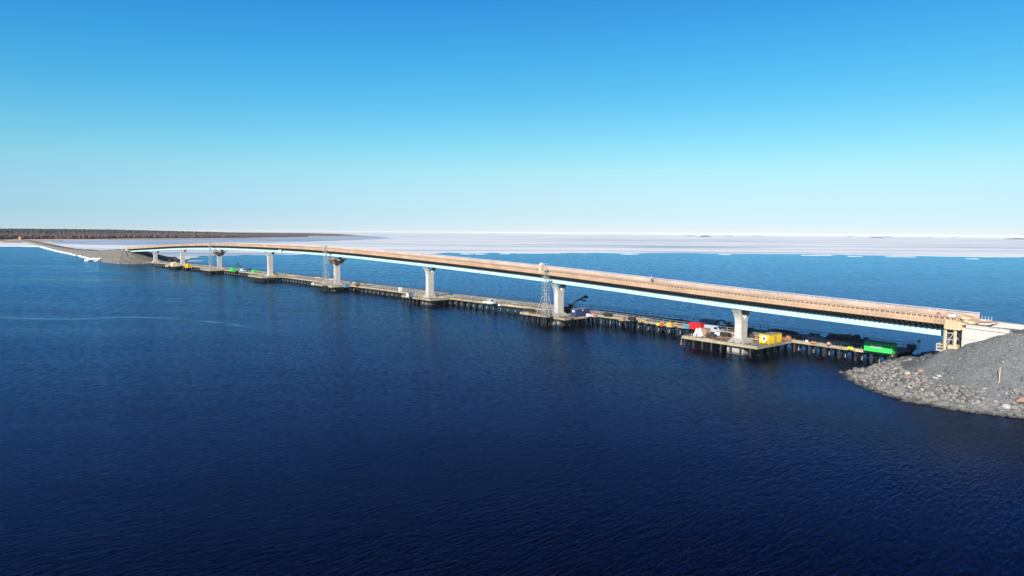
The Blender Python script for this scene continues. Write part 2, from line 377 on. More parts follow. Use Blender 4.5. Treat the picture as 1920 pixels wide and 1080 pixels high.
    S1 = [at(x, y, 0) for x, y in ((-120, 592), (0, 595), (120, 598), (250, 595), (330, 597), (410, 606), (500, 618), (640, 628))]
    S2 = [at(x, y, 0) for x, y in ((-100, 523), (0, 523), (150, 524), (320, 527), (480, 530))]
    S3 = [at(x, y, 0) for x, y in ((-100, 497), (0, 499), (100, 501), (180, 503))]
    S4 = [at(x, y, 0) for x, y in ((-60, 509), (100, 510), (200, 509), (330, 511), (420, 514))]
    S5 = [at(x, y, 0) for x, y in ((-80, 560), (60, 563), (200, 561), (330, 565), (450, 566))]
    lanes = None
    for S, wd, dp in ((S1, 2.6, .25), (S2, 5.0, .2), (S3, 9.0, .4), (S4, 9.0, .45), (S5, 4.0, .6)):
        sk = slick([(v.x, v.y) for v in S], wd, dp)
        q = N('ShaderNodeMath', operation='MULTIPLY'); t.links.new(calm, q.inputs[0]); t.links.new(sk, q.inputs[1]); calm = q.outputs[0]
        if lanes is None: lanes = sk
        else:
            q = N('ShaderNodeMath', operation='MULTIPLY'); t.links.new(lanes, q.inputs[0]); t.links.new(sk, q.inputs[1]); lanes = q.outputs[0]
    bp = N('ShaderNodeBump'); bp.inputs['Distance'].default_value = 1.0
    bs = N('ShaderNodeMath', operation='MULTIPLY'); t.links.new(calm, bs.inputs[0]); bs.inputs[1].default_value = WAVE
    bs.use_clamp = True
    t.links.new(bs.outputs[0], bp.inputs['Strength']); t.links.new(h, bp.inputs['Height']); 
    rr = N('ShaderNodeMath', operation='MULTIPLY'); t.links.new(calm, rr.inputs[0]); rr.inputs[1].default_value = WROUGH
    t.nodes.remove(b); out = t.nodes['Material Output']
    df = N('ShaderNodeBsdfDiffuse')      # lanes painted paler for the brighter sky sheen on calm water
    dc = N('ShaderNodeMix', data_type='RGBA'); t.links.new(lanes, dc.inputs[0]); dc.inputs[6].default_value = (.055, .13, .20, 1); dc.inputs[7].default_value = WCOL
    t.links.new(dc.outputs[2], df.inputs['Color'])
    gl = N('ShaderNodeBsdfGlossy'); gl.inputs['Color'].default_value = WFAR
    t.links.new(rr.outputs[0], gl.inputs['Roughness']); t.links.new(bp.outputs[0], gl.inputs['Normal'])
    bp2 = N('ShaderNodeBump'); bp2.inputs['Distance'].default_value = 1.0; bp2.inputs['Strength'].default_value = .4
    t.links.new(h, bp2.inputs['Height'])
    fr = N('ShaderNodeFresnel'); fr.inputs['IOR'].default_value = 1.333; t.links.new(bp2.outputs[0], fr.inputs['Normal'])
    fq = N('ShaderNodeFresnel'); fq.inputs['IOR'].default_value = 1.333
    ct = N('ShaderNodeMix', data_type='RGBA'); t.links.new(fq.outputs[0], ct.inputs[0]); ct.inputs[6].default_value = WNEAR; ct.inputs[7].default_value = WFAR
    t.links.new(ct.outputs[2], gl.inputs['Color'])
    # far ripples don't resolve, so their glints are painted as speckle in the sheen
    # the speckle grows coarser in bands of distance from the camera
    def band(y0, y1, y2, y3):
        a = N('ShaderNodeMapRange'); t.links.new(sep.outputs['Y'], a.inputs[0]); a.inputs[1].default_value = y0; a.inputs[2].default_value = y1
        c = N('ShaderNodeMapRange'); t.links.new(sep.outputs['Y'], c.inputs[0]); c.inputs[1].default_value = y2; c.inputs[2].default_value = y3; c.inputs[3].default_value = 1; c.inputs[4].default_value = 0
        q = N('ShaderNodeMath', operation='MULTIPLY'); t.links.new(a.outputs[0], q.inputs[0]); t.links.new(c.outputs[0], q.inputs[1]); return q.outputs[0]
    sp1 = None
    for (sx_, sy_, ang_, bd, kk) in ((1.0, .6, 40, (-10, 0, 85, 130), .9), (1.1, 2.2, 0, (85, 130, 170, 250), 1.0), (1.7, 6.0, 0, (170, 250, 330, 480), 1.0), (2.6, 20, 0, (330, 480, 9000, 12000), .8)):
        q = N('ShaderNodeMath', operation='SUBTRACT'); t.links.new(wave(ang_, sx_, sy_, 3, .5), q.inputs[0]); q.inputs[1].default_value = .5
        q2 = N('ShaderNodeMath', operation='MULTIPLY'); t.links.new(q.outputs[0], q2.inputs[0]); t.links.new(band(*bd), q2.inputs[1])
        sp1 = madd(q2.outputs[0], kk, .5 if sp1 is None else sp1)
    fm = N('ShaderNodeMapRange'); t.links.new(sp1, fm.inputs[0]); fm.inputs[1].default_value = .34; fm.inputs[2].default_value = .66; fm.inputs[3].default_value = .74; fm.inputs[4].default_value = 1.24
    sp2 = wave(-3, 70, 16, 5, .8)
    fm2 = N('ShaderNodeMapRange'); t.links.new(sp2, fm2.inputs[0]); fm2.inputs[1].default_value = .34; fm2.inputs[2].default_value = .66; fm2.inputs[3].default_value = .93; fm2.inputs[4].default_value = 1.06
    f1 = N('ShaderNodeMath', operation='MULTIPLY'); t.links.new(fr.outputs[0], f1.inputs[0]); t.links.new(fm.outputs[0], f1.inputs[1])
    f2 = N('ShaderNodeMath', operation='MULTIPLY', use_clamp=True); t.links.new(f1.outputs[0], f2.inputs[0]); t.links.new(fm2.outputs[0], f2.inputs[1])
    fr = f2
    ms = N('ShaderNodeMixShader'); t.links.new(fr.outputs[0], ms.inputs[0]); t.links.new(df.outputs[0], ms.inputs[1]); t.links.new(gl.outputs[0], ms.inputs[2])
    t.links.new(ms.outputs[0], out.inputs['Surface'])
    return m
WAVE = .5; WROUGH = .17; WCOL = (.0008, .001, .006, 1); WNEAR = (.19, .25, .64, 1); WFAR = (.36, .78, 1, 1)
M['water'] = water_mat()

# ---------------------------------------------------------------- water, ice, land
wb = MB(); NW = 48; RW = 90000.
wb.add([(RW * math.cos(2 * math.pi * i / NW), RW * math.sin(2 * math.pi * i / NW), 0) for i in range(NW)], [tuple(range(NW))])
water = wb.build('water', M['water'], fix=False); tag(water, kind='structure')

def rough_line(pts, step, amp, seed=0, freq=.02):
    out = []
    for a, b in zip(pts, pts[1:]):
        a = Vector(a); b = Vector(b); L = (b - a).length; k = max(1, int(L / step))
        nrm = Vector((-(b - a).y, (b - a).x)).normalized()
        for i in range(k):
            p = a.lerp(b, i / k)
            q = noise.noise(Vector((p.x * freq, p.y * freq, seed))) + .5 * noise.noise(Vector((p.x * freq * 3.1, p.y * freq * 3.1, seed + 5)))
            p = p + nrm * q * amp; out.append((p.x, p.y))
    out.append(tuple(pts[-1])); return out
edge = [tuple(at(x, y, 0).xy) for x, y in ((2300, 484), (1920, 482.5), (1700, 479.5), (1500, 476.5), (1300, 475), (1100, 474.5), (880, 474.3), (800, 476), (700, 477), (600, 477), (500, 478), (420, 479.5), (360, 480.5))] + [(-330, 700), (-300, 660), (-330, 650)]
ice_pts = rough_line(edge, 7, 30, 3, .011) + [(-360, 700), (-425, 765), (-522, 866), (-655, 1022), (-788, 1193), (-987, 1441), (-1250, 1780), (-1500, 2300), (-60000, 60000), (60000, 60000), (40000, 8000)]
poly_sheet('ice_sheet', ice_pts, .30, M['ice'], thick=.5)
M['floe'] = mat('floe_ice', (.80, .84, .88), .7, scale=.2, col2=(.92, .93, .94))
fr_ = random.Random(21)
for px, py, r in ((883, 476.2, 9), (902, 476.6, 6), (948, 475.8, 7), (1522, 479.2, 9), (1540, 479.0, 12), (1600, 480.6, 10), (1360, 477.4, 7), (1180, 476.6, 8), (356, 482.6, 6), (760, 479.5, 5), (1690, 481.6, 12), (1824, 485.5, 5)):
    c = at(px, py, 0); n = 11; b = MB(); top = []; bot = []
    for i in range(n):
        a = 6.283 * i / n; k = r * fr_.uniform(.55, 1.15); top.append((c.x + k * 1.6 * math.cos(a), c.y + k * math.sin(a), .34)); bot.append((c.x + k * 1.6 * math.cos(a), c.y + k * math.sin(a), -.2))
    b.add(top + bot, [tuple(range(n))] + [(i, n + i, n + (i + 1) % n, (i + 1) % n) for i in range(n)])
    tag(b.build('ice_floe', M['floe'], origin=tuple(c)), 'small white ice floe drifting just off the ragged edge of the ice sheet', 'ice floe', 'ice floes along the ice edge')
wet = [tuple(at(x, y, 0).xy) for x, y in ((95, 455), (160, 459), (240, 460), (330, 459), (430, 457), (540, 454), (640, 451), (740, 447), (700, 443), (560, 444), (400, 447), (250, 449), (100, 450))]
poly_sheet('melt_water', rough_line(wet, 25, 20, 9, .01), .304, M['wet_ice'])

# forest land on the left, beyond the causeway
M['reeds'] = mat('dry_shore_grass', (.42, .31, .20), .95, scale=.02, col2=(.62, .50, .36))
M['forest_floor'] = mat('forest_floor', (.10, .06, .05), .95, var=.3, scale=.02)
shoreF = [(-6000, 1500), (-2600, 1560), (-1500, 1560), (-1120, 1500), (-1130, 1720), (-1271, 1900), (-1166, 1967), (-1118, 2240), (-1050, 2490), (-1010, 2760), (-1040, 3027), (-1018, 3621), (-960, 4000), (-850, 4220)]
land = rough_line(shoreF, 40, 14, 2, .008) + [(-1000, 4450), (-1600, 5600), (-4200, 9000), (-14000, 12000), (-14000, 2000)]
def shore_dist(x, y):
    best = 1e9
    for (ax, ay), (bx, by) in zip(shoreF, shoreF[1:]):
        dx, dy = bx - ax, by - ay; t = max(0, min(1, ((x - ax) * dx + (y - ay) * dy) / (dx * dx + dy * dy)))
        best = min(best, math.hypot(x - ax - dx * t, y - ay - dy * t))
    return best
poly_sheet('shore_land', land, .9, M['reeds'], thick=1.5)
snow_pts = [(-791, 1151), (-845, 1176), (-875, 1166), (-1300, 1130), (-4000, 1100), (-6000, 1300), (-6000, 1450), (-2600, 1480), (-1500, 1460), (-1120, 1470), (-1020, 1480), (-900, 1310)]
poly_sheet('snow_field', rough_line(snow_pts, 20, 5, 4, .02), .62, M['snow'], thick=1.2)

M['pine'] = mat('pine_foliage', (.018, .033, .032), .9, scale=.03, col2=(.035, .055, .046))
M['birch'] = mat('bare_birch_twigs', (.072, .043, .048), .95, scale=.03, col2=(.125, .078, .084))
def crown(b, x, y, z0, h, r, kind):
    n = 5 if kind == 'birch' else 6; o = random.random() * 6
    if kind == 'pine':
        lv = ((.25, .55), (.5, 1.0), (.75, .75), (.92, .35))
    else:
        lv = ((.12, .35), (.4, .9), (.7, 1.0), (.9, .5))
    P = [(x, y, z0)]
    for hz, rr in lv:
        for i in range(n):
            a = o + 6.283 * i / n; k = r * rr * (.7 + .6 * random.random())
            P.append((x + k * math.cos(a), y + k * math.sin(a), z0 + h * (hz + .06 * (random.random() - .5))))
    P.append((x, y, z0 + h))
    F = []
    for i in range(n): F.append((0, 1 + (i + 1) % n, 1 + i))
    for L in range(len(lv) - 1):
        for i in range(n):
            a = 1 + L * n + i; c = 1 + L * n + (i + 1) % n; F.append((a, c, c + n, a + n))
    t = len(P) - 1; q = 1 + (len(lv) - 1) * n
    for i in range(n): F.append((q + i, q + (i + 1) % n, t))
    b.add(P, F)
def inside(x, y, poly):
    c = False; j = len(poly) - 1
    for i in range(len(poly)):
        xi, yi = poly[i]; xj, yj = poly[j]
        if (yi > y) != (yj > y) and x < (xj - xi) * (y - yi) / (yj - yi) + xi: c = not c
        j = i
    return c
fb = MB(); fp = MB(); cnt = 0
hillpts = [(-2300, 2400), (-1500, 2400), (-1330, 2900), (-1300, 3600), (-1250, 4200), (-1600, 5200), (-4200, 8600), (-9000, 9000), (-9000, 2600)]
def gz(x, y):
    d = shore_dist(x, y); tip = min(1, max(0, (4300 - y) / 1500)) if y > 2800 else 1
    if y > 4300: tip = 0
    return .9 + 13 * min(1, max(0, (d - 130) / 500)) * max(tip, min(1, max(0, (d - 350) / 500)))
rnd = random.Random(5)
while cnt < 17000:
    u = rnd.random()
    y = 1560 + 4200 * u ** 1.3; x = -y * (.30 + .95 * rnd.random() ** 1.5) if y < 4400 else -y * (.25 + .55 * rnd.random())
    if not inside(x, y, land): continue
    d = shore_dist(x, y)
    if d < (135 if y < 2300 else max(26, 135 - (y - 2300) * .13)) + 26 * noise.noise(Vector((x * .006, y * .006, 1))): continue
    if d > 520 and rnd.random() < .5: continue
    if y > 4350: continue
    cnt += 1
    tip = min(1, max(.22, d / 120)) * min(1, max(.12, (4350 - y) / 1300))
    if d < 380 + 90 * noise.noise(Vector((x * .004, y * .004, 3))):
        if rnd.random() < .985: crown(fb, x, y, gz(x, y) - .3, (9 + 5 * rnd.random()) * tip, 5.2, 'birch')
        else: crown(fp, x, y, gz(x, y) - .3, (11 + 6 * rnd.random()) * tip, 3.0, 'pine')
    else:
        crown(fp, x, y, gz(x, y) - .3, (15 + 3.5 * rnd.random()) * max(.15, min(1, (4350 - y) / 1000)), 5.0, 'pine')
allb = MB(); allb.v = fb.v + fp.v; allb.f = fb.f + [tuple(i + len(fb.v) for i in f) for f in fp.f]
me = allb.mesh('forest', M['birch'], fix=False); me.materials.append(M['pine'])
nf = len(fb.f)
me.polygons.foreach_set('material_index', [0] * nf + [1] * (len(allb.f) - nf))
forest = bpy.data.objects.new('forest', me); COL.objects.link(forest)
tag(forest, 'distant wood of bare birches and dark pines along the left shore', kind='stuff')
# rising ground under the wood
hb = MB(); gx = []
GX, GY = 26, 30
vs = {}
for j in range(GY):
    for i in range(GX):
        x = -6200 + 5150 * i / (GX - 1); y = 1560 + 4400 * j / (GY - 1)
        z = gz(x, y) - .6 if (inside(x, y, land) and shore_dist(x, y) > 90) else -3
        hb.v.append((x, y, z))
for j in range(GY - 1):
    for i in range(GX - 1):
        a = j * GX + i; hb.f.append((a, a + 1, a + GX + 1, a + GX))
tag(hb.build('wooded_hill', M['forest_floor'], smooth=True), kind='structure')

# far islands on the horizon
M['far_trees'] = mat('far_island_trees', (.09, .12, .15), .95, var=.25, scale=.01)
for px0, px1, d, hh in ((1283, 1302, 9000, 9), (1311, 1330, 7000, 16), (1355, 1372, 10000, 10), (1408, 1428, 12000, 9), (1583, 1598, 12000, 10), (1630, 1652, 7500, 14), (1655, 1670, 10000, 12), (1735, 1745, 12000, 9), (1778, 1792, 12000, 10), (1884, 1935, 6500, 13)):
    ib = MB(); n = max(7, int((px1 - px0) * 1.5)); T = []; Bt = []
    for i in range(n + 1):
        px = px0 + (px1 - px0) * i / n; X = (px - 960) / FPX * d
        h = hh * (math.sin(math.pi * i / n) ** .4) * (.6 + .4 * random.random())
        for k, dd in enumerate((-60, -20, 20, 60)):
            ib.v.append((X, d + dd, .2 if k in (0, 3) else max(.3, h * (.8 + .3 * random.random()))))
    for i in range(n):
        for k in range(3):
            a = i * 4 + k; ib.f.append((a, a + 1, a + 5, a + 4))
    tag(ib.build('island', M['far_trees'], smooth=False), kind='structure')

# ---------------------------------------------------------------- bridge layout
BP = [(93, 129.5, 13.25), (57.9, 171, 14.75), (15.4, 223.1, 17.1), (-34, 281.5, 19.2), (-88.6, 344.5, 20.8), (-144.5, 407.2, 20.95), (-203.6, 474.4, 20.1), (-257.8, 533.9, 18.1), (-305, 583.7, 15.4), (-349, 629, 12.9)]
BR = Path(BP)
S = BR.ks                                   # S[1..8] the piers, from right to left
S0, S1 = -.0, S[9]
OUT = 5.5

# causeway and left abutment mound ------------------------------------------------
def loft_ground(name, st, m, amp, freq):
    b = MB(); cols = len(st[0][0]); sub = 6; rows = []
    for a, c in zip(st, st[1:]):
        L = (Vector(a[0][0]) - Vector(c[0][0])).length; k = max(2, int(L / 6))
        for i in range(k):
            t = i / k; rows.append([Vector(p).lerp(Vector(q), t) for p, q in zip(a[0], c[0])])
    rows.append([Vector(p) for p in st[-1][0]])
    full = []
    for r in rows:
        line = []
        for p, q in zip(r, r[1:]):
            for k in range(sub): line.append(p.lerp(q, k / sub))
        line.append(r[-1]); full.append(line)
    n = len(full[0])
    for line in full:
        for j, p in enumerate(line):
            k = noise.fractal(p * freq, .9, 2.1, 4) * amp * (0.25 if j in (0, n - 1) else 1)
            b.v.append((p.x + k * .6, p.y + k * .6, p.z + k * .5))
    for i in range(len(full) - 1):
        for j in range(n - 1):
            a = i * n + j; b.f.append((a, a + 1, a + n + 1, a + n))
    o = b.build(name, m, smooth=False); tag(o, kind='structure'); return o
def sta(tn, cn, cf, tf, h):
    return ([(tn[0], tn[1], -1.2), (cn[0], cn[1], h), (cf[0], cf[1], h), (tf[0], tf[1], -1.2)],)
LS = [sta((-313, 603), (-316, 606), (-309, 618), (-303, 626), .6),
      sta((-322, 596), (-330, 607), (-318, 622), (-303, 640), 2.6),
      sta((-333, 592), (-350, 624), (-341, 634), (-312, 668), 9.4),
      sta((-345, 595), (-358, 629), (-350, 638), (-320, 676), 12.0),
      sta((-376, 624), (-382, 655), (-374, 662), (-350, 705), 11.0),
      sta((-434, 702), (-444, 730), (-436, 737), (-415, 765), 7.2),
      sta((-527, 818), (-536, 838), (-529, 845), (-512, 866), 4.8),
      sta((-658, 980), (-668, 996), (-660, 1003), (-645, 1022), 4.2),
      sta((-791, 1151), (-801, 1167), (-793, 1174), (-778, 1193), 4.2),
      sta((-990, 1400), (-1000, 1416), (-992, 1422), (-977, 1441), 4.2),
      sta((-1290, 1770), (-1300, 1786), (-1292, 1792), (-1277, 1811), 4.2)]
loft_ground('causeway', LS, M['gravel_far'], 1.6, .12)
# snow along the foot of the causeway, and the snow heap at its corner
cb = MB()
for a, c, wd in (((-791, 1149), (-658, 978.5), 5.0), ((-658, 978.5), (-527, 817), 3.6), ((-527, 817), (-434, 701), 2.8), ((-434, 701), (-388, 640), 2.2)):
    a = Vector((*a, 0)); c = Vector((*c, 0)); L = (c - a).length; k = int(L / 5)
    for i in range(k):
        if random.random() < .12: continue
        p = a.lerp(c, i / k) + Vector((random.uniform(-1.5, 1.5), random.uniform(-1.5, 1.5), .2))
        cb.ball(p, wd * random.uniform(.35, .75), 1, (1.2, 1, .42), .2)
tag(cb.build('snow_rim', M['snow'], smooth=True), kind='structure')
hb = MB(); c0 = at(178, 489.5, 0)
for i in range(16):
    hb.ball(c0 + Vector((random.uniform(-7, 6), random.uniform(-5, 9), .6 + random.random() * 1.3)), random.uniform(1.2, 2.8), 1, (1.4, 1, .5), .35)
tag(hb.build('snow_heap', M['snow'], smooth=True), 'bright white heap of snow at the water\'s edge beside the far gravel mound', 'snow heap')

# right hand mound ------------------------------------------------------------------
AX = Vector((.645, -.764, 0)); NX = Vector((.764, .645, 0)); OX = Vector((93, 129.5, 0))
def rt(u, t, z=0.0): p = OX + AX * u + NX * t; p.z = z; return p
toe = [(90, -22), (40, -21), (8.8, -17.8), (.4, -20.4), (-8.3, -20.3), (-14, -17.4), (-22.2, -10), (-26, -4.3), (-25.5, 3), (-24, 8), (-24, 16), (-23, 24), (-19, 31), (-8, 36), (20, 38), (90, 38)]
crest = [(-6.5, -5.8), (90, -5.8), (90, 6), (-6.5, 6)]
def pd(u, t, poly, closed=True):
    best = 1e9; L = len(poly)
    for i in range(L if closed else L - 1):
        ax, ay = poly[i]; bx, by = poly[(i + 1) % L]; dx, dy = bx - ax, by - ay
        k = max(0, min(1, ((u - ax) * dx + (t - ay) * dy) / (dx * dx + dy * dy)))
        best = min(best, math.hypot(u - ax - dx * k, t - ay - dy * k))
    return best
def mound(u, t):
    if not inside(u, t, toe): return -.35 * pd(u, t, toe, False)
    dt = pd(u, t, toe, False)
    dc = 0 if inside(u, t, crest) else pd(u, t, crest)
    top = 8.4 + 4.2 * min(1, max(0, (u + 6) / 9.5))
    if dc == 0:
        if u < -4.0: return 8.4
        return top + (0.0 if abs(t) > 5.2 else 0)
    q = dt / (dt + dc)
    h = top * (.72 * q + .28 * q * q)
    if t > 5: h = max(h, min(2.75, dt * .7))
    return h
gb = MB(); U0, U1, T0, T1, ST = -30, 60, -26, 42, .75
nu = int((U1 - U0) / ST) + 1; ntt = int((T1 - T0) / ST) + 1
for i in range(nu):
    for j in range(ntt):
        u = U0 + i * ST; t = T0 + j * ST; z = mound(u, t)
        p = rt(u, t, z)
        if z > -1: p.z += .28 * noise.fractal(Vector((u * .35, t * .35, 2)), .9, 2.1, 4) + .35 * noise.noise(Vector((u * .12, t * .12, 7)))
        gb.v.append(tuple(p))
for i in range(nu - 1):
    for j in range(ntt - 1):
        a = i * ntt + j; gb.f.append((a, a + ntt, a + ntt + 1, a + 1))
tag(gb.build('gravel_mound', M['gravel'], smooth=True), kind='structure')

# riprap: the 300 nearest boulders stand alone, the rest is one mass
variants = []
rr = random.Random(11)
for k in range(14):
    bm = bmesh.new(); bmesh.ops.create_icosphere(bm, subdivisions=2, radius=1)
    dirs = [(Vector((rr.gauss(0, 1), rr.gauss(0, 1), rr.gauss(0, 1))).normalized(), rr.uniform(.55, .85)) for _ in range(9)]
    for v in bm.verts:
        for d, c in dirs:
            e = v.co.dot(d)
            if e > c: v.co -= d * (e - c)
        v.co *= 1 + .05 * noise.noise(v.co * 3 + Vector((k, 0, 0)))
    bmesh.ops.dissolve_limit(bm, angle_limit=rad(9), verts=bm.verts, edges=bm.edges)
    me = bpy.data.meshes.new('boulder'); bm.to_mesh(me); bm.free(); me.materials.append(M['rock']); variants.append(me)
spots = []
def rock_ok(u, t):
    dt = pd(u, t, toe, False)
    if not inside(u, t, toe): return dt < 1.2
    z = mound(u, t)
    lim = 3.0 + 1.6 * noise.noise(Vector((u * .15, t * .15, 4)))
    if u < -10: lim = 3.6
    if t > 3: lim = 2.2
    if u > 2: lim = 4.0 + 1.4 * noise.noise(Vector((u * .15, t * .15, 4)))
    return z < lim
tries = 0
while len(spots) < 5600 and tries < 90000:
    tries += 1
    u = rr.uniform(-28, 24); t = rr.uniform(-23, 34)
    if not rock_ok(u, t): continue
    z = mound(u, t)
    s_ = rr.choice((.17, .2, .22, .26, .3, .36, .44, .6 if rr.random() < .4 else .3)) * (1.25 if z < 1.2 else 1)
    spots.append((u, t, z, s_))
for _ in range(900):   # loose stones higher on the slope
    u = rr.uniform(-14, 24); t = rr.uniform(-16, 4)
    if inside(u, t, toe) and not inside(u, t, crest): spots.append((u, t, mound(u, t) - .05, rr.uniform(.1, .22)))
spots.sort(key=lambda q: (rt(q[0], q[1], q[2]) - Vector((0, 0, 30))).length / q[3])
mass = MB()
VC = [([v.co.copy() for v in m.vertices], [tuple(p.vertices) for p in m.polygons]) for m in variants]
for i, (u, t, z, s_) in enumerate(spots):
    p = rt(u, t, z + s_ * .15); e = (rr.uniform(-.5, .5), rr.uniform(-.5, .5), rr.uniform(0, 6.28)); k = i % 14
    scl = (s_ * rr.uniform(.8, 1.5), s_ * rr.uniform(.8, 1.3), s_ * rr.uniform(.55, .9))
    if i < 300:
        o = bpy.data.objects.new('boulder', variants[k]); COL.objects.link(o); o.location = p; o.rotation_euler = e; o.scale = scl
        tag(o, 'angular grey boulder lying in the stone armour around the near gravel mound', 'boulder', 'boulders armouring the near mound')
    else:
        from mathutils import Euler
        Mx = Matrix.Translation(p) @ Euler(e).to_matrix().to_4x4() @ Matrix.Diagonal((*scl, 1))
        mass.add([Mx @ v for v in VC[k][0]], VC[k][1])
tag(mass.build('riprap_rocks', M['rock'], fix=False), 'grey broken rock armour around the near gravel mound', kind='stuff')
M['beige_rock'] = mat('beige_rock', (.50, .40, .27), .85, var=.15, scale=3)
M['red_rock'] = mat('reddish_rock', (.34, .21, .16), .85, var=.2, scale=3)
M['white_rock'] = mat('whitish_rock', (.42, .41, .39), .85, var=.1, scale=3)
def on_mound(px, py):   # the point of the mound seen at (px, py)
    d = (_F + _Rt * ((px - 960) / FPX) + _Up * ((540 - py) / FPX)).normalized(); o = Vector((0, 0, CAM_H))
    for i in range(4000):
        p = o + d * (90 + i * .04); q = p - OX
        if p.z < mound(q.dot(AX), q.dot(NX)): return p
    return p
for px, py, s_, k, mm, lb in ((1704, 702, .8, 2, 'beige_rock', 'pale beige boulder, the lightest rock on the tip of the near mound'),
                              (1915, 752, 1.3, 5, 'red_rock', 'large reddish brown boulder at the right edge near the waterline'),
                              (1753, 710, .55, 7, 'white_rock', 'small whitish boulder in the stone armour below the dark gravel slope'),
                              (1761, 706, .5, 9, 'white_rock', 'small whitish boulder just uphill of another white one on the near mound'),
                              (1726, 696, .7, 1, 'red_rock', 'reddish flat boulder at the upper rim of the stone armour, right of the beige one'),
                              (1888, 764, .9, 3, 'white_rock', 'light grey boulder at the water\'s edge near the right of the mound')):
    me = variants[k].copy(); me.materials.clear(); me.materials.append(M[mm])
    o = bpy.data.objects.new('boulder', me); COL.objects.link(o); p = on_mound(px, py); o.location = p + Vector((0, 0, .15)); o.scale = (s_, s_ * .9, s_ * .6)
    tag(o, lb, 'boulder')
pl = MB(); p = on_mound(1873, 719); pl.tube(p - Vector((0, 0, .4)), p + Vector((.05, 0, 2.9)), .07, 8, .06)
tag(pl.build('marker_pole', M['ply_light'], origin=tuple(p)), 'thin pale wooden pole stuck upright in the dark gravel slope', 'pole')

# ---------------------------------------------------------------- the bridge
bridge = empty('bridge', tuple(BR.at(S[5], 0, 0)))
tag(bridge, 'long curved bridge under construction with concrete piers, orange timber edge and pale steel girders', 'bridge')
BO = Vector(bridge.location)
class LB(MB):      # world-space geometry that is stored relative to the bridge
    def build(s, name, m, parent=None, smooth=False, org=None):
        org = Vector(org) if org is not None else BO
        base = BO if parent is None or parent is bridge else BO + parent.location
        me = s.mesh(name, m, org); ob = bpy.data.objects.new(name, me); COL.objects.link(ob)
        ob.parent = parent or bridge; ob.location = org - base
        if smooth:
            for p in me.polygons: p.use_smooth = True
        return ob
RS0, RS1 = 4.6, S1 - .5
b = LB(); sweep(b, BR, rect(-5.0, 5.0, -.42, 0), RS0, RS1, 4); b.build('deck_slab', M['deckwood'])
for sgn in (-1, 1):
    b = LB()
    t = 2.5 * sgn
    sweep(b, BR, rect(t - .03, t + .03, -3.2, -.65), RS0 + 3.2, RS1 - 1, 4)
    sweep(b, BR, rect(t - .38, t + .38, -3.28, -3.203), RS0 + 3.2, RS1 - 1, 4)
    sweep(b, BR, rect(t - .3, t + .3, -.647, -.57), RS0 + 3.2, RS1 - 1, 4)
    sweep(b, BR, rect(t - .42 if sgn > 0 else t - .11, t + .11 if sgn > 0 else t + .42, -2.1, -2.06), RS0 + 3.2, RS1 - 1, 8)
    d = RS0 + 4
    while d < RS1 - 1:
        a = BR.at(d, t - .16, dz=-3.2); c = BR.at(d, t + .16, dz=-3.2)
        q = BR.dir(d) * .04
        b.hexa([a - q, c - q, c + q, a + q] + [v + Vector((0, 0, 2.55)) for v in (a - q, c - q, c + q, a + q)])
        d += 1.25 if d < 110 else 4.0
    b.build('girder', M['girder'])
b = LB(); d = RS0 + 9
while d < RS1 - 2:
    for z in (-.95, -2.9):
        b.bar(BR.at(d, -2.46, dz=z), BR.at(d, 2.46, dz=z), .16)
    b.bar(BR.at(d, -2.46, dz=-2.9), BR.at(d, 2.46, dz=-.95), .1); b.bar(BR.at(d, 2.46, dz=-2.9), BR.at(d, -2.46, dz=-.95), .1)
    d += 8
b.build('cross_bracing', M['girder'])
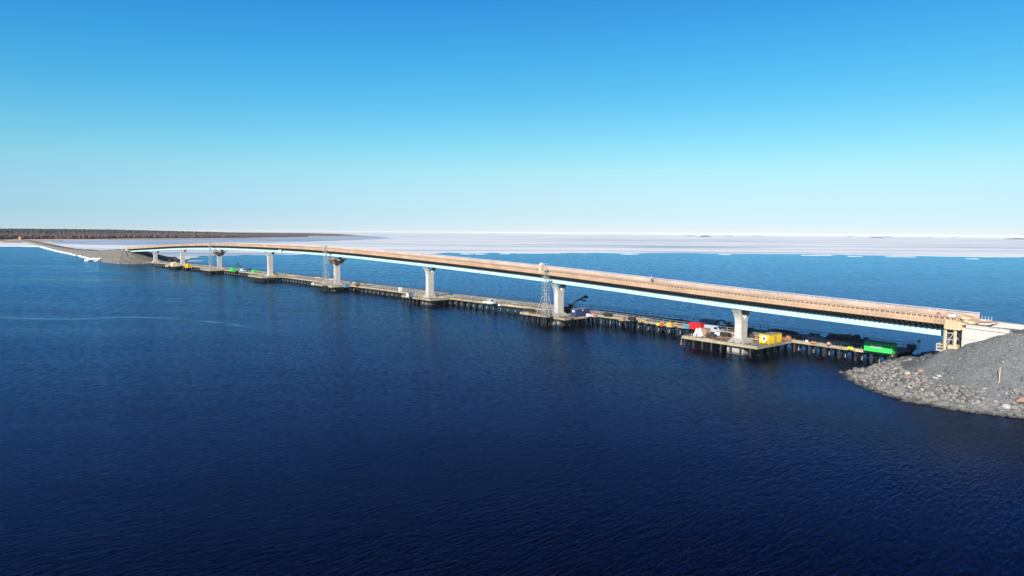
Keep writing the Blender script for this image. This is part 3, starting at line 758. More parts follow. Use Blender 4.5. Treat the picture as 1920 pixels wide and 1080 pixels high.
# timber edge formwork, one each side
for sgn, nm in ((-1, 'near'), (1, 'far')):
    b = LB(); s_ = sgn
    def R(t0, t1, z0, z1):
        t0, t1 = sorted((t0 * s_, t1 * s_)); return rect(t0, t1, z0, z1)
    sweep(b, BR, R(2.75, 5.45, -.56, -.424), RS0, RS1, 4)         # soffit boarding
    sweep(b, BR, R(5.35, 5.50, -.62, .48), RS0, RS1, 4)          # fascia board
    sweep(b, BR, R(5.34, 5.56, .80, .96), RS0, RS1, 4)           # upper waling
    sweep(b, BR, R(5.505, 5.62, -.05, .10), RS0, RS1, 4)         # lower waling
    sweep(b, BR, R(4.75, 5.3, .004, .22), RS0, RS1, 4)           # edge beam form
    d = RS0 + .3
    while d < RS1:
        a = BR.at(d, 5.54 * s_, dz=-.7); c = BR.at(d, 5.54 * s_, dz=.74)
        b.bar(a, c, .10, .08)
        q = BR.at(d + .5, 5.43 * s_, dz=.64); b.box(q, (.36, .14, .318), BR.ang(d))
        d += 1.0
    b.build('edge_formwork', M['ply'])
    b = LB(); sweep(b, BR, R(5.2, 5.28, .23, .98), RS0, RS1, 4); b.build('backing_board', M['bracket'] if sgn < 0 else M['deckwood'])  # near board dark, added so slots and inner top line read as shade
    b = LB(); d = RS0 + .8
    while d < RS1 - 1:
        a = BR.at(d, 5.34 * s_, dz=-.565); c = BR.at(d, 2.6 * s_, dz=-.66); e = BR.at(d, 2.6 * s_, dz=-2.0); g = BR.at(d, 5.3 * s_, dz=-.95)
        q = BR.dir(d) * .1
        b.hexa([g - q, e - q, e + q, g + q, a - q, c - q, c + q, a + q])  # brackets made deep so the shaded girder band reads dark
        d += 1.0
    for tq in (3.6, 4.3, 5.0): sweep(b, BR, R(tq - .08, tq + .08, -.78, -.565), RS0, RS1, 4)  # stringers added to darken the shaded zone under the overhang
    sweep(b, BR, R(2.62, 2.75, -1.9, -1.3), RS0, RS1, 4)  # dark strip laid along the web to paint in the overhang's shade
    b.build('bracket_and_shade_strip', M['bracket'])['kind'] = 'stuff'
    b = LB(); d = RS0 + .3; top = 1.22 if sgn > 0 else 1.12
    tt = 5.5 * s_ if sgn > 0 else -5.62
    while d < RS1:
        b.bar(BR.at(d, tt, dz=.7), BR.at(d, tt, dz=top), .1 if sgn > 0 else .06); d += 3.0 if sgn < 0 else 1.25
    if sgn < 0: sweep(b, BR, rect(tt - .03, tt + .03, 1.08, 1.14), RS0, RS1, 4)
    if sgn > 0:
        sweep(b, BR, rect(tt - .04, tt + .04, 1.10, 1.26), RS0, RS1, 4); sweep(b, BR, rect(tt - .03, tt + .03, .85, .95), RS0, RS1, 4)
    b.build('guard_rail', M['rail_lilac'])

# piers
def pier_col(b, zt, zb, s):
    o = BR.at(s, 0, 0); a = BR.dir(s); n = Vector((a.y, -a.x, 0)); H = zt
    th = .95
    out = [(1.35, zb), (1.35, H - 3.3), (1.5, H - 2.5), (1.85, H - 1.6), (2.35, H - .8), (3.05, H - .05), (3.05, H)]
    inn = [(2.05, H), (1.65, H - .45), (1.2, H - 1.1), (.75, H - 1.75), (.1, H - 2.2)]
    prof = [(-t, z) for t, z in out] + [(-t, z) for t, z in inn] + [(t, z) for t, z in reversed(inn)] + [(t, z) for t, z in reversed(out)]
    m = len(prof); hb_ = len(out) + len(inn)
    # two mirrored arms, each convex enough to fill as strips
    for sg in (-1, 1):
        O = [(t * sg, z) for t, z in out]; I = [(.02 * sg, zb), (.02 * sg, H - 3.3), (.02 * sg, H - 2.5), (.1 * sg, H - 2.2), (.75 * sg, H - 1.75), (1.2 * sg, H - 1.1), (2.05 * sg, H)]
        I = [(.02 * sg, zb), (.02 * sg, H - 3.3), (.05 * sg, H - 2.5), (.65 * sg, H - 1.75), (1.2 * sg, H - 1.1), (2.0 * sg, H - .08), (2.0 * sg, H)]
        P = []
        for (to, zo), (ti, zi) in zip(O, I):
            for t, z in ((to, zo), (ti, zi)):
                for k in (-th, th): P.append(o + n * t + a * k + Vector((0, 0, z)))
        F = []
        for i in range(len(O) - 1):
            q = i * 4; r = q + 4
            F += [(q, q + 2, r + 2, r), (q + 1, r + 1, r + 3, q + 3), (q, r, r + 1, q + 1), (q + 2, q + 3, r + 3, r + 2)]
        F += [(0, 1, 3, 2), (len(P) - 4, len(P) - 2, len(P) - 1, len(P) - 3)]
        b.add(P, F)
    # web set back between the arms
    b.box(o + Vector((0, 0, (zb + H - 3.0) / 2)), (1.55, .5, H - 3.0 - zb), math.atan2(a.y, a.x))
pier_labels = {8: 'short pier nearest the far gravel mound', 1: 'pier standing beside the yellow container'}
for i in range(1, 9):
    s = S[i]; zt = BP[i][2] - 3.62; o = BR.at(s, 0, 0); ang = BR.ang(s)
    b = LB(); pier_col(b, zt, 3.9, s)
    pr = b.build('pier', M['concrete'], org=o)
    b = LB(); b.box(o + Vector((0, 0, 3.35)), (5.0, 5.2, 1.3), ang, .56); b.box(o + Vector((0, 0, .2)), (4.6, 4.8, 4.6), ang)
    b.build('footing', M['concrete_dull'], pr, org=o)
    for sg in (-1, 1):
        b = LB(); b.box(BR.at(s, 2.5 * sg if 0 else 2.5 * sg, zt + .16), (.7, .5, .32), ang); b.build('bearing', M['steel_dark'], pr, org=o)
# far abutment
b = LB(); s = S1 + 1.2; o = BR.at(s, 0, 0)
b.box(BR.at(s, 0, 8.9), (2.6, 10.6, 7.0), BR.ang(s)); ab = b.build('abutment', M['concrete'], org=o)
b = LB(); b.box(BR.at(S1 + .2, 0, 12.0), (2.6, 11.8, 2.6), BR.ang(s)); b.build('abutment_formwork', M['ply_light'], ab, org=o)
# near abutment
nb = rt(0, 0, 0)
def rbox(b, u0, u1, t0, t1, z0, z1, z0b=None, z1b=None):
    z0b = z0 if z0b is None else z0b; z1b = z1 if z1b is None else z1b
    b.hexa([rt(u0, t0, z0), rt(u1, t0, z0b), rt(u1, t1, z0b), rt(u0, t1, z0), rt(u0, t0, z1), rt(u1, t0, z1b), rt(u1, t1, z1b), rt(u0, t1, z1)])
b = LB(); rbox(b, -4.3, -2.8, -5.2, 5.2, 4, 12.4); ab = b.build('abutment', M['concrete'], org=nb)
for sg in (-1, 1):
    t0, t1 = sorted((5.0 * sg, 5.5 * sg))
    b = LB(); rbox(b, -4.35, 5.4, t0, t1, 7.5, 12.55, 9.0, 12.30); b.build('wing_wall', M['concrete'], ab, org=nb)
    t0, t1 = sorted((4.7 * sg, 5.75 * sg))
    b = LB(); rbox(b, -3.7 if sg < 0 else -5.4, 3.1 if sg < 0 else 3.4, t0, t1, 12.56 if sg < 0 else 12.0, 13.25, 12.32 if sg < 0 else 11.8, 13.0); b.build('edge_beam', M['concrete'], ab, org=nb)
b = LB(); rbox(b, -2.7, 30, -4.9, 4.6, 10, 12.1, 10, 12.0); b.build('approach_fill', M['gravel'], ab, org=nb)
# timber formwork cluster over the near end of the deck
b = LB()
rbox(b, -7.4, -4.4, -5.75, 5.75, 12.15, 13.05, 12.15, 12.95)
rbox(b, -7.3, -4.5, -5.85, -5.76, 12.0, 14.0, 12.0, 13.5)
for u in (-7.1, -6.4, -5.7, -5.0): rbox(b, u - .07, u + .07, -6.0, -5.86, 12.0, 14.15)
rbox(b, -5.6, -3.9, -5.5, -3.3, 13.06, 13.5, 13.06, 13.4); rbox(b, -5.0, -3.2, -2.4, 1.5, 13.1, 13.7, 13.1, 13.5)
rbox(b, -6.8, -5.2, 2.0, 5.2, 13.1, 14.0, 13.1, 13.8)
for k in range(7):
    u = -7 + k * .45; rbox(b, u, u + .12, -3.2 + .3 * (k % 3), -.4, 13.1 + .1 * (k % 2), 13.35)
b.build('end_formwork', M['ply_light'], ab, org=nb)
b = LB()
for k in range(9):
    u = -7 + k * .55; z = 12.95; b.bar(rt(u, 5.6, z), rt(u, 5.6, z + 1.05), .08)
b.bar(rt(-7, 5.6, 13.3), rt(-2.6, 5.6, 13.3), .1)
b.build('guard_rail', M['rail_lilac'], ab, org=nb)
b = LB()
for k in range(6): b.bar(rt(-4.6 + k * .5, -2.2 + k * .8, 13.05), rt(-3.4 + k * .5, 1.2 + k * .5, 13.3), .16)
b.build('rebar_bundle', M['brown'], ab, org=nb)

# falsework towers under the near end of the deck
M['shore'] = mat('shoring_timber', (.55, .44, .27), .7, scale=2, col2=(.7, .6, .42))
sh = empty('shoring_tower', tuple(rt(-6.2, -2.5, 8)))
tag(sh, 'timber and steel shoring frame under the near end of the deck by the concrete wall', 'shoring')
SO = Vector(sh.location)
def sub(b, name, m, par, O):
    me = b.mesh(name, m, O); ob = bpy.data.objects.new(name, me); COL.objects.link(ob); ob.parent = par; return ob
for u in (-7.3, -5.6):
    for t in (-5.2, -1.8, 1.6):
        b = MB(); b.bar(rt(u, t, 7.4), rt(u, t, 12.1), .42); sub(b, 'post', M['shore'], sh, SO)
b = MB()
for z in (8.6, 9.9, 11.2):
    for t in (-5.2, -1.8, 1.6): b.bar(rt(-7.3, t, z), rt(-5.6, t, z + .1), .16)
    for u in (-7.3, -5.6): b.bar(rt(u, -5.2, z), rt(u, 1.6, z), .16)
b.bar(rt(-7.3, -5.25, 8.2), rt(-5.6, -5.25, 11.8), .1)
sub(b, 'brace', M['scaff_plank'], sh, SO)
b = MB(); rbox(b, -8.6, -7.5, -5.6, -2.5, 7.6, 7.8); rbox(b, -8.6, -8.5, -5.6, -2.5, 7.8, 9.0); rbox(b, -8.5, -7.5, -5.6, -5.5, 8.3, 8.45); rbox(b, -8.5, -7.5, -5.6, -5.5, 8.85, 9.0)
sub(b, 'work_stage', M['concrete'], sh, SO)
b = MB(); rbox(b, -6.6, -5.0, -5.6, -3.0, 7.7, 8.9); sub(b, 'form_box', M['ply_light'], sh, SO)

# ---------------------------------------------------------------- work trestle
TP = [(97, 141), (86.5, 154.8), (71.2, 174.5), (52.5, 195.5), (27.5, 226.0), (0.5, 252.5), (-24, 278.5), (-51, 308.5), (-80, 341), (-114, 379), (-154, 425), (-192, 463), (-226, 499), (-270, 541), (-300, 569)]
TR = Path([(x, y, 0) for x, y in TP]); TW = 11.2; ZD = 3.0
trestle = empty('work_trestle', tuple(TR.at(TR.len / 2, 0, 0))); TO = Vector(trestle.location)
tag(trestle, 'long low timber decked work jetty on steel piles running beside the bridge', 'jetty')
T0, T1 = 16.5, TR.len
b = MB(); sweep(b, TR, rect(.25, TW - .25, ZD - .3, ZD), T0, T1, 6); sub(b, 'deck', M['trestle_deck'], trestle, TO)
for t0, t1, nm, mm in ((0, .247, 'edge_beam', 'trestle_edge'), (TW - .247, TW, 'edge_beam', 'trestle_edge')):
    b = MB(); sweep(b, TR, rect(t0, t1, ZD - .62, ZD + .12), T0, T1, 6)
    sub(b, nm, M[mm], trestle, TO)
b = MB(); d = T0 + 1
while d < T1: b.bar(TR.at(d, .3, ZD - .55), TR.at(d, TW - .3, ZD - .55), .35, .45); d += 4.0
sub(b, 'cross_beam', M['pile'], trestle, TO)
rnd = random.Random(3)
def rail(b, path, s0, s1, t, z, gap, h, w_=.07):
    d = s0
    while d <= s1 + .01: b.bar(path.at(d, t, z), path.at(d, t, z + h), w_ * 1.15); d += gap
    for hh in (h, h * .52): sweep(b, path, rect(t - w_ / 2, t + w_ / 2, hh - w_ / 2, hh + w_ / 2), s0, s1, 6, z)
b = MB(); rail(b, TR, T0, 118, .12, ZD + .12, 2.4, 1.2, .065); sub(b, 'guard_rail', M['scaff'], trestle, TO)
b = MB(); rail(b, TR, 119, T1, .12, ZD + .12, 2.3, 1.15, .06); sub(b, 'guard_rail', M['scaff_plank'], trestle, TO)
b = MB(); rail(b, TR, T0, T1, TW - .12, ZD + .12, 2.3, 1.3, .09); sub(b, 'guard_rail', M['steel_dark'], trestle, TO)
# kerb and loose planks that break up the deck surface
b = MB()
for _ in range(260):
    d = rnd.uniform(T0, T1 - 5); t = rnd.uniform(.8, TW - 1); L = rnd.uniform(1.0, 4.5)
    a = TR.at(d, t, ZD + .05); c = TR.at(d + L * rnd.choice((1, 1, .2)), t + rnd.uniform(-.8, .8), ZD + .05); b.bar(a, c, rnd.uniform(.15, .5), .1)
sub(b, 'loose_plank', M['scaff_plank'], trestle, TO)['kind'] = 'stuff'
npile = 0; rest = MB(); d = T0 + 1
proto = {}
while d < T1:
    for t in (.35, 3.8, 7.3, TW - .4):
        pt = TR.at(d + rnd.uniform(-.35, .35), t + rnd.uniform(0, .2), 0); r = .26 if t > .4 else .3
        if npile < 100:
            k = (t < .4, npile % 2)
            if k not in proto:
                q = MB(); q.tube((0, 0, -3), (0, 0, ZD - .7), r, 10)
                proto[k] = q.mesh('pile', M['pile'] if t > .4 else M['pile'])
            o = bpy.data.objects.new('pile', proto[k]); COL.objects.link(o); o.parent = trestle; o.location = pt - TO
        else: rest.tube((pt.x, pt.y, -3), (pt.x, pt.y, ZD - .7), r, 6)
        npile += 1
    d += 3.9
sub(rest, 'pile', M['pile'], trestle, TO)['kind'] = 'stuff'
d = T0 + 3; n_ = 0; b = MB(); b.bar((0, -.1, -.5), (.1, .1, .4), .18); stub = b.mesh('sunlit_pile_piece', M['pile_sunlit']); rest = MB()  # pieces painted pale where the sun falls on the near piles
while d < T1:
    q = TR.at(d, .15, 1.0)
    if n_ < 100:
        o = bpy.data.objects.new('sunlit_pile_piece', stub); COL.objects.link(o); o.parent = trestle; o.location = q - TO; n_ += 1
    else: rest.bar(q + Vector((0, 0, -.6)), q + Vector((.1, .1, .6)), .24)
    d += 3.98
sub(rest, 'sunlit_pile_piece', M['pile_sunlit'], trestle, TO)['kind'] = 'stuff'
b = MB(); d = T0 + 1
while d < T1:
    for t0, t1 in ((.35, 3.8), (3.8, 7.3), (7.3, TW - .4)):
        b.bar(TR.at(d, t0, .3), TR.at(d, t1, 2.3), .16); b.bar(TR.at(d, t1, .3), TR.at(d, t0, 2.3), .16)
    d += 3.9
for t in (2.0, 5.6, 9.2): sweep(b, TR, rect(t - .15, t + .15, 1.75, 2.65), T0, T1, 8)  # walers, like the braces, added to darken the gaps under the deck
sweep(b, TR, rect(TW - .75, TW - .65, .75, 2.69), T0, T1, 8)  # dark board added to block the bright water seen between piles
sub(b, 'bracing_and_shade_board', M['pile'], trestle, TO)['kind'] = 'stuff'

# ---------------------------------------------------------------- pier work platforms
def toTR(p):   # distance along/off the trestle of a world point
    best = None
    for i in range(0, int(TR.len), 2):
        q = TR.pos(i); dd = (q.xy - Vector(p).xy).length
        if best is None or dd < best[0]: best = (dd, i)
    s = best[1]; n = TR.dir(s); n = Vector((n.y, -n.x)); return s, (Vector(p).xy - TR.pos(s).xy).dot(n)
PF = {}
plat_desc = {1: 'carrying the yellow container with the window', 2: 'carrying the navy blue container', 3: 'with a small grey blue cabin on its left end',
             4: 'with the middle scaffold tower and a green float', 5: 'without containers, left of the white sign', 6: 'with the farthest scaffold tower', 7: 'holding the cream tent', 8: 'low and grey, next to the far gravel mound'}
for i in range(1, 9):
    s = S[i]; a = -BR.dir(s); n = Vector((-a.y, a.x, 0)); o = BR.at(s, 0, 0); o.z = 0
    uL, uR = (-15, 7) if i < 7 else (-13, 7) if i == 7 else (-9, 6)
    tF = {1: -4.0, 2: -4.0, 3: -4.5, 4: -6.2, 5: -7.6, 6: -8.5, 7: -7.5, 8: -5.0}[i]
    def gap(u):
        t = tF
        while t < 14 and toTR(o + a * u + n * t)[1] < -.05: t += .25
        return t
    tL, tR = gap(uL), gap(uR)
    zt = 2.9 if i < 8 else 2.2
    pf = empty('work_platform', tuple(o)); PF[i] = (pf, o, a, n)
    tag(pf, 'timber platform on piles ' + plat_desc[i], 'work platform', 'work platforms around the bridge piers')
    C = [(uL, tF), (uR, tF), (uR, tR), (uL, tL)]
    W3 = lambda u, t, z: o + a * u + n * t + Vector((0, 0, z))
    b = MB(); b.hexa([W3(u, t, zt - .3) for u, t in ((uL + .2, tF + .2), (uR - .2, tF + .2), (uR - .2, tR), (uL + .2, tL))] + [W3(u, t, zt) for u, t in ((uL + .2, tF + .2), (uR - .2, tF + .2), (uR - .2, tR), (uL + .2, tL))])
    sub(b, 'deck', M['trestle_deck'], pf, o)
    b = MB(); b.bar(W3(uL, tF + .1, zt - .25), W3(uR, tF + .1, zt - .25), .2, .72); b.bar(W3(uR - .1, tF + .2, zt - .25), W3(uR - .1, tR, zt - .25), .2, .72); b.bar(W3(uL + .1, tF + .2, zt - .25), W3(uL + .1, tL, zt - .25), .2, .72)
    sub(b, 'edge_beam', M['trestle_edge'], pf, o)
    b = MB(); h = 1.1
    for (u0, t0), (u1, t1) in (((uL + .1, tL), (uL + .1, tF + .1)), ((uL + .1, tF + .1), (uR - .1, tF + .1)), ((uR - .1, tF + .1), (uR - .1, tR))):
        L = math.hypot(u1 - u0, t1 - t0); k = max(1, int(L / 2))
        for q in range(k + 1):
            u = u0 + (u1 - u0) * q / k; t = t0 + (t1 - t0) * q / k; b.bar(W3(u, t, zt), W3(u, t, zt + h), .07)
        for hh in (h, .55): b.bar(W3(u0, t0, zt + hh), W3(u1, t1, zt + hh), .05)
    sub(b, 'guard_rail', M['steel_dark'] if i < 3 else M['scaff_plank'], pf, o)
    b = MB()
    for k in range(6):
        t = tF + .5 + (min(tL, tR) - tF - 1) * k / 5; b.bar(W3(uL + .3, t, zt - .5), W3(uR - .3, t, zt - .5), .25, .35)
    sub(b, 'cross_beam', M['pile'], pf, o)
    pm = None
    u = uL + .7
    while u < uR:
        for t in (tF + .4, tF + 4.2, tF + 8.4, tF + 12.6):
            if abs(u) < 2.7 and t < 3.2 and t > tF + 1: continue
            if t > min(tL, tR): continue
            if pm is None:
                q = MB(); q.tube((0, 0, -3), (0, 0, zt - .35), .24, 8); pm = q.mesh('pile', M['pile'])
            ob = bpy.data.objects.new('pile', pm); COL.objects.link(ob); ob.parent = pf; ob.location = a * u + n * t
        u += 2.75
    # boards and gratings lying on the deck
    b = MB(); rnd = random.Random(i)
    for _ in range(22):
        u = rnd.uniform(uL + 1, uR - 4); t = rnd.uniform(tF + .8, min(tL, tR) - .5)
        if abs(u) < 4 and abs(t) < 3.2: continue
        b.bar(W3(u, t, zt + .06), W3(u + rnd.uniform(1, 3.4), t + rnd.uniform(-1, 1), zt + .06), rnd.uniform(.15, .7), .12)
    if i == 1:
        b.bar(W3(-8.5, 1.0, zt + .12), W3(-2.9, 3.4, zt + .12), .9, .2); b.bar(W3(-9.5, -.8, zt + .12), W3(-4.5, 1.8, zt + .12), .5, .2)
    sub(b, 'boards', M['scaff_plank'] if i != 1 else M['ply_light'], pf, o)

# ---------------------------------------------------------------- access scaffold towers
def scr_x(v): v = v - Vector((0, 0, CAM_H)); return 960 + FPX * v.dot(_Rt) / v.dot(_F)
def tower(px, py, ztop, w_, label, legs=True, hood=False):
    d = min((S1 * k / 3000 for k in range(3000)), key=lambda d: abs(px - scr_x(BR.at(d, -6.3, ZD)))); p = BR.at(d, -6.3, ZD)
    e = empty('scaffold_tower', tuple(p)); ang = BR.ang(d); e.rotation_euler.z = ang
    tag(e, label, 'scaffold tower', 'scaffold towers beside the bridge')
    H = ztop - ZD; L = w_; D = 1.2
    b = MB()
    for x in (-L / 2, 0, L / 2):
        for y in (-D / 2, D / 2): b.tube((x, y, 0), (x, y, H), .045, 6)
    k = int(H / 2)
    for j in range(k + 1):
        z = H * j / k
        for y in (-D / 2, D / 2): b.bar((-L / 2, y, z), (L / 2, y, z), .055)
        for y in (-D / 2, D / 2):
            if j < k: b.bar((-L / 2, y, min(H, z + 1)), (L / 2, y, min(H, z + 1)), .045)
        for x in (-L / 2, 0, L / 2): b.bar((x, -D / 2, z), (x, D / 2, z), .07)
    b.build('frame', M['scaff'], e)
    b = MB()
    for j in range(k):
        z = H * j / k; z2 = H * (j + 1) / k; sg = 1 if j % 2 else -1
        b.bar((-L / 2 * sg * .8, 0, z + .1), (L / 2 * sg * .8, 0, z2), .35, .08)
    b.build('stair', M['scaff'], e)
    b = MB()
    for j in range(k + 1): b.box((0, 0, H * j / k + .04), (L - .2, .7 if j else D, .06))
    b.build('landing', M['scaff_plank'], e)
    sy_ = 1 if BR.at(d, -6.0, 0).y > 0 and (e.matrix_basis.to_3x3() @ Vector((0, 1, 0))).y > 0 else -1
    b = MB(); b.box((0, .9 * sy_, -.2), (L + 1.2, 3.9, .25))
    for x in (-L / 2, L / 2): b.tube((x, -.7 * sy_, -5), (x, -.7 * sy_, -.3), .2, 8)
    b.build('base_frame', M['pile'], e)
    if legs:
        b = MB()
        for sx in (-1, 1):
            for sy in (-1, 1): b.bar((sx * L / 2, sy * D / 2, min(H, 6.5)), (sx * (L / 2 + 2.2), sy * (D / 2 + .6), 0), .1)
        b.build('raking_brace', M['scaff'], e)
    return e
tower(1022, 590.5, 20.1, 1.9, 'tall grey scaffold stair tower, nearest of the three, left of the navy container')
tower(611, 533.5, 22.6, 2.8, 'slender grey scaffold stair tower, middle one of the three along the bridge')
tower(395, 505.5, 21.8, 2.2, 'slender grey scaffold stair tower, farthest of the three')
p = BR.at(S[2] + 3.2, -5.0, None, 0)
e = empty('entry_cabin', tuple(p), BR.ang(S[2])); tag(e, 'narrow timber hut with pale top standing on the deck edge above the nearest scaffold tower', 'hut')
b = MB(); b.box((0, 0, 1.05), (1.1, 1.3, 2.9)); b.build('hut_wall', M['ply_light'], e)
b = MB(); b.box((0, 0, 2.52), (1.2, 1.4, .06)); b.box((0, 0, 2.8), (.9, 1.0, .5), 0, .5); b.build('roof', M['white'], e)
b = MB(); b.box((1.7, -.15, .45), (1.6, .1, 1.5)); b.build('door_panel', M['grey_roof'], e)

# dark formwork stages hung around two pier heads
for i, w_, lb in ((4, 1.0, 'dark timber and steel work stage wrapped around a pier head beside the middle scaffold tower'), (6, 1.15, 'dark timber work stage wrapped around the pier head by the farthest scaffold tower')):
    s = S[i]; zt = BP[i][2] - 3.62; o = BR.at(s, 0, zt - 1.4); e = empty('pier_head_stage', tuple(o), BR.ang(s)); tag(e, lb, 'work stage', 'work stages around pier heads')
    b = MB(); b.box((0, -3.05, .1), (7.2 * w_, 2.0, .18)); b.box((0, 3.05, .1), (7.2 * w_, 2.0, .18)); b.box((-2.6, 0, .1), (2.0 * w_, 4.1, .18)); b.box((2.6, 0, .1), (2.0 * w_, 4.1, .18)); b.build('stage_floor', M['ply'], e)
    b = MB()
    for sx in (-1, 1):
        for sy in (-1, 1):
            b.hexa([Vector(q) for q in ((sx * 1.0, sy * 1.5, -2.6), (sx * 1.6, sy * 1.5, -2.6), (sx * 1.6, sy * 1.9, -2.6), (sx * 1.0, sy * 1.9, -2.6), (sx * 1.0, sy * 1.5, 0), (sx * 2.7, sy * 1.5, 0), (sx * 2.7, sy * 3.5, 0), (sx * 1.0, sy * 3.5, 0))])
    b.build('bracket_frame', M['brown'], e)
    b = MB()
    for sx in (-1, 1):
        for x in (-3.5, -1.8, 0, 1.8, 3.5): b.bar((x * w_, 4 * sx, .2), (x * w_, 4 * sx, 1.3), .09)
        b.bar((-3.6 * w_, 4 * sx, 1.3), (3.6 * w_, 4 * sx, 1.3), .09); b.bar((3.6 * w_ * sx, -4, 1.3), (3.6 * w_ * sx, 4, 1.3), .09); b.bar((3.6 * w_ * sx, 4, .2), (3.6 * w_ * sx, 4, 1.3), .09); b.bar((3.6 * w_ * sx, -4, .2), (3.6 * w_ * sx, -4, 1.3), .09)
    b.build('guard_rail', M['brown'], e)
    b = MB(); b.box((0, -1.75, 1.0), (2.4, .12, 2.2)); b.box((0, 1.75, 1.0), (2.4, .12, 2.2)); b.build('form_panel', M['black'], e)

# ---------------------------------------------------------------- things on the platforms and jetty
A8 = BR.ang(S[1]); 
def corner(px, py, z=2.92): return at(px, py, z)
def container(p, ang, L, Wd, Hh, body, roof, label, cat='container', end_patch=None, group=None, name='shipping_container', openx=False):
    e = empty(name, tuple(p), ang); tag(e, label, cat, group)
    b = MB(); n = int(L / .35)
    b.box((L / 2, Wd / 2, Hh / 2 + .1), (L - .1, Wd - .1, Hh - .1))
    for i in range(n):
        x = L * (i + .5) / n
        for y in (.02, Wd - .02): b.box((x, y, Hh / 2 + .1), (L / n * .5, .07, Hh - .45))
    for x in (.06, L - .06):
        for y in (.06, Wd - .06): b.box((x, y, Hh / 2 + .1), (.16, .16, Hh + .02))
    for z in (.14, Hh + .06):
        for y in (.0, Wd): b.box((L / 2, y, z), (L - .2, .12, .14))
    b.build('body', M[body], e)
    b = MB(); b.box((L / 2, Wd / 2, Hh + .125), (L - .15, Wd - .15, .05)); b.build('roof', M[roof], e)
    return e
# yellow container: long side runs away from the camera
f = corner(1441, 646.5); ln = BR.ang(S[1]) - math.pi / 2
L_ = 6.1
e = container(f, ln, L_, 2.5, 2.3, 'yellow', 'grey_roof', 'bright yellow container with a white framed window in its end, on the near platform')
b = MB(); b.box((-.05, 1.2, 1.4), (.06, 1.1, 1.3)); fr = b.build('window', M['white'], e)
b = MB(); b.box((-.10, 1.2, 1.4), (.05, .42, .75)); b.build('pane', M['glass'], fr)
b = MB(); b.box((3, -.06, 1.15), (.9, .05, 1.9)); b.build('door', M['yellow_dull'], e)
f = corner(1080.7, 594.3); e = container(f, BR.ang(S[2]) - math.pi / 2, 6.1, 2.6, 2.3, 'navy', 'grey_roof', 'navy blue container with a white patch high on its end, right beside a pier')
b = MB(); b.box((-.05, 1.3, 1.75), (.05, .9, .6)); b.build('sign_patch', M['white'], e)
b = MB(); b.box((2.9, -.07, 2.0), (.6, .05, .35)); b.build('sign_patch', M['white'], e)
# green container at the root of the jetty, long side along it
f = at(1673, 665.8, ZD + .02); s_, t_ = toTR(f)
e = container(TR.at(s_, .75, ZD + .15), TR.ang(s_), 6.2, 2.4, 2.1, 'green', 'green_shaded', 'green steel container with a white lettered strip, on the near end of the jetty', 'container')
b = MB(); b.box((3.5, 2.46, 1.35), (2.6, .03, .62)); 
# the side that faces the camera is local +y
def word_panel(e, x0, x1, y, z, h, mat_bg, mat_tx, rows, face=1):
    b = MB(); b.box(((x0 + x1) / 2, y, z), (x1 - x0, .03, h)); s = b.build('sign_panel', M[mat_bg], e)
    b = MB(); rr_ = random.Random(2)
    for r in range(rows):
        zz = z + h * (.5 - (r + .5) / rows); x = x0 + .15
        while x < x1 - .2:
            w_ = rr_.uniform(.1, .2); b.box((x + w_ / 2, y + .025 * face, zz), (w_, .02, h / rows * .55)); x += w_ + rr_.choice((.06, .06, .2))
    b.build('lettering', M[mat_tx], s)
for face in (1,):
    q1 = e.matrix_basis @ Vector((3, 2.4, 0)); q0 = e.matrix_basis @ Vector((3, 0, 0))
    if q1.length < q0.length: word_panel(e, 2.2, 4.8, 2.44, 1.4, .62, 'white', 'green', 2)
    else: word_panel(e, 2.2, 4.8, -.04, 1.4, .62, 'white', 'green', 2, -1)
b = MB(); b.box((3.3, 1.2, 2.38), (6.4, 2.3, .12)); b.build('lid', M['green_shaded'], e)  # top surface painted in the shaded green

def crate(px, py, z, d, m, label, cat, name='crate', ang=None, lid=None, group=None):
    p = at(px, py, z); e = empty(name, tuple(p), BR.ang(S[1]) if ang is None else ang); tag(e, label, cat, group)
    b = MB(); b.box((0, 0, d[2] / 2), (d[0], d[1], d[2]))
    for x in (-1, 1):
        for y in (-1, 1): b.box((x * d[0] / 2, y * d[1] / 2, d[2] / 2), (.1, .1, d[2] + .04))
    for zz in (.08, d[2] - .06):
        b.box((0, -d[1] / 2, zz), (d[0] - .12, .07, .1)); b.box((0, d[1] / 2, zz), (d[0] - .12, .07, .1))
    b.build('case', M[m], e)
    b = MB(); b.box((0, 0, d[2] + .045), (d[0] * .97, d[1] * .97, .05)); b.build('lid', M[lid or m], e)
    return e
crate(1479.5, 637.5, ZD, (.9, .9, 1.15), 'salmon', 'salmon orange upright box by the rail at the right of the yellow container', 'box', lid='salmon')
crate(1467, 637.5, ZD, (.6, .6, .7), 'salmon', 'small orange box tucked behind the right end of the yellow container', 'box')
crate(1513, 641, ZD, (.5, .4, .5), 'white', 'small white box on the jetty between the salmon box and the pink buoy', 'box')
crate(1526, 643.5, ZD, (1.2, .6, .35), 'salmon', 'low orange brown pallet load on the jetty left of the pink buoy', 'pallet load')
crate(1611, 659.5, ZD, (1.2, .5, .3), 'ply_light', 'low pale timber pile at the left end of the green container', 'timber pile')
crate(1322, 627.5, ZD, (2.0, 2.0, 1.7), 'brown', 'large reddish brown plywood crate behind the white draped heap', 'crate')
crate(1289.5, 616, ZD, (1.7, 1.4, 1.1), 'bluegrey', 'blue grey chest on the jetty at the left of the red container', 'chest', lid='lightblue')
f = at(1317, 617.5, ZD); s_, t_ = toTR(f); container(TR.at(s_, t_, ZD), TR.ang(s_), 4.0, 2.2, 1.75, 'red', 'red', 'bright red open topped container on the jetty near the white draped heap')
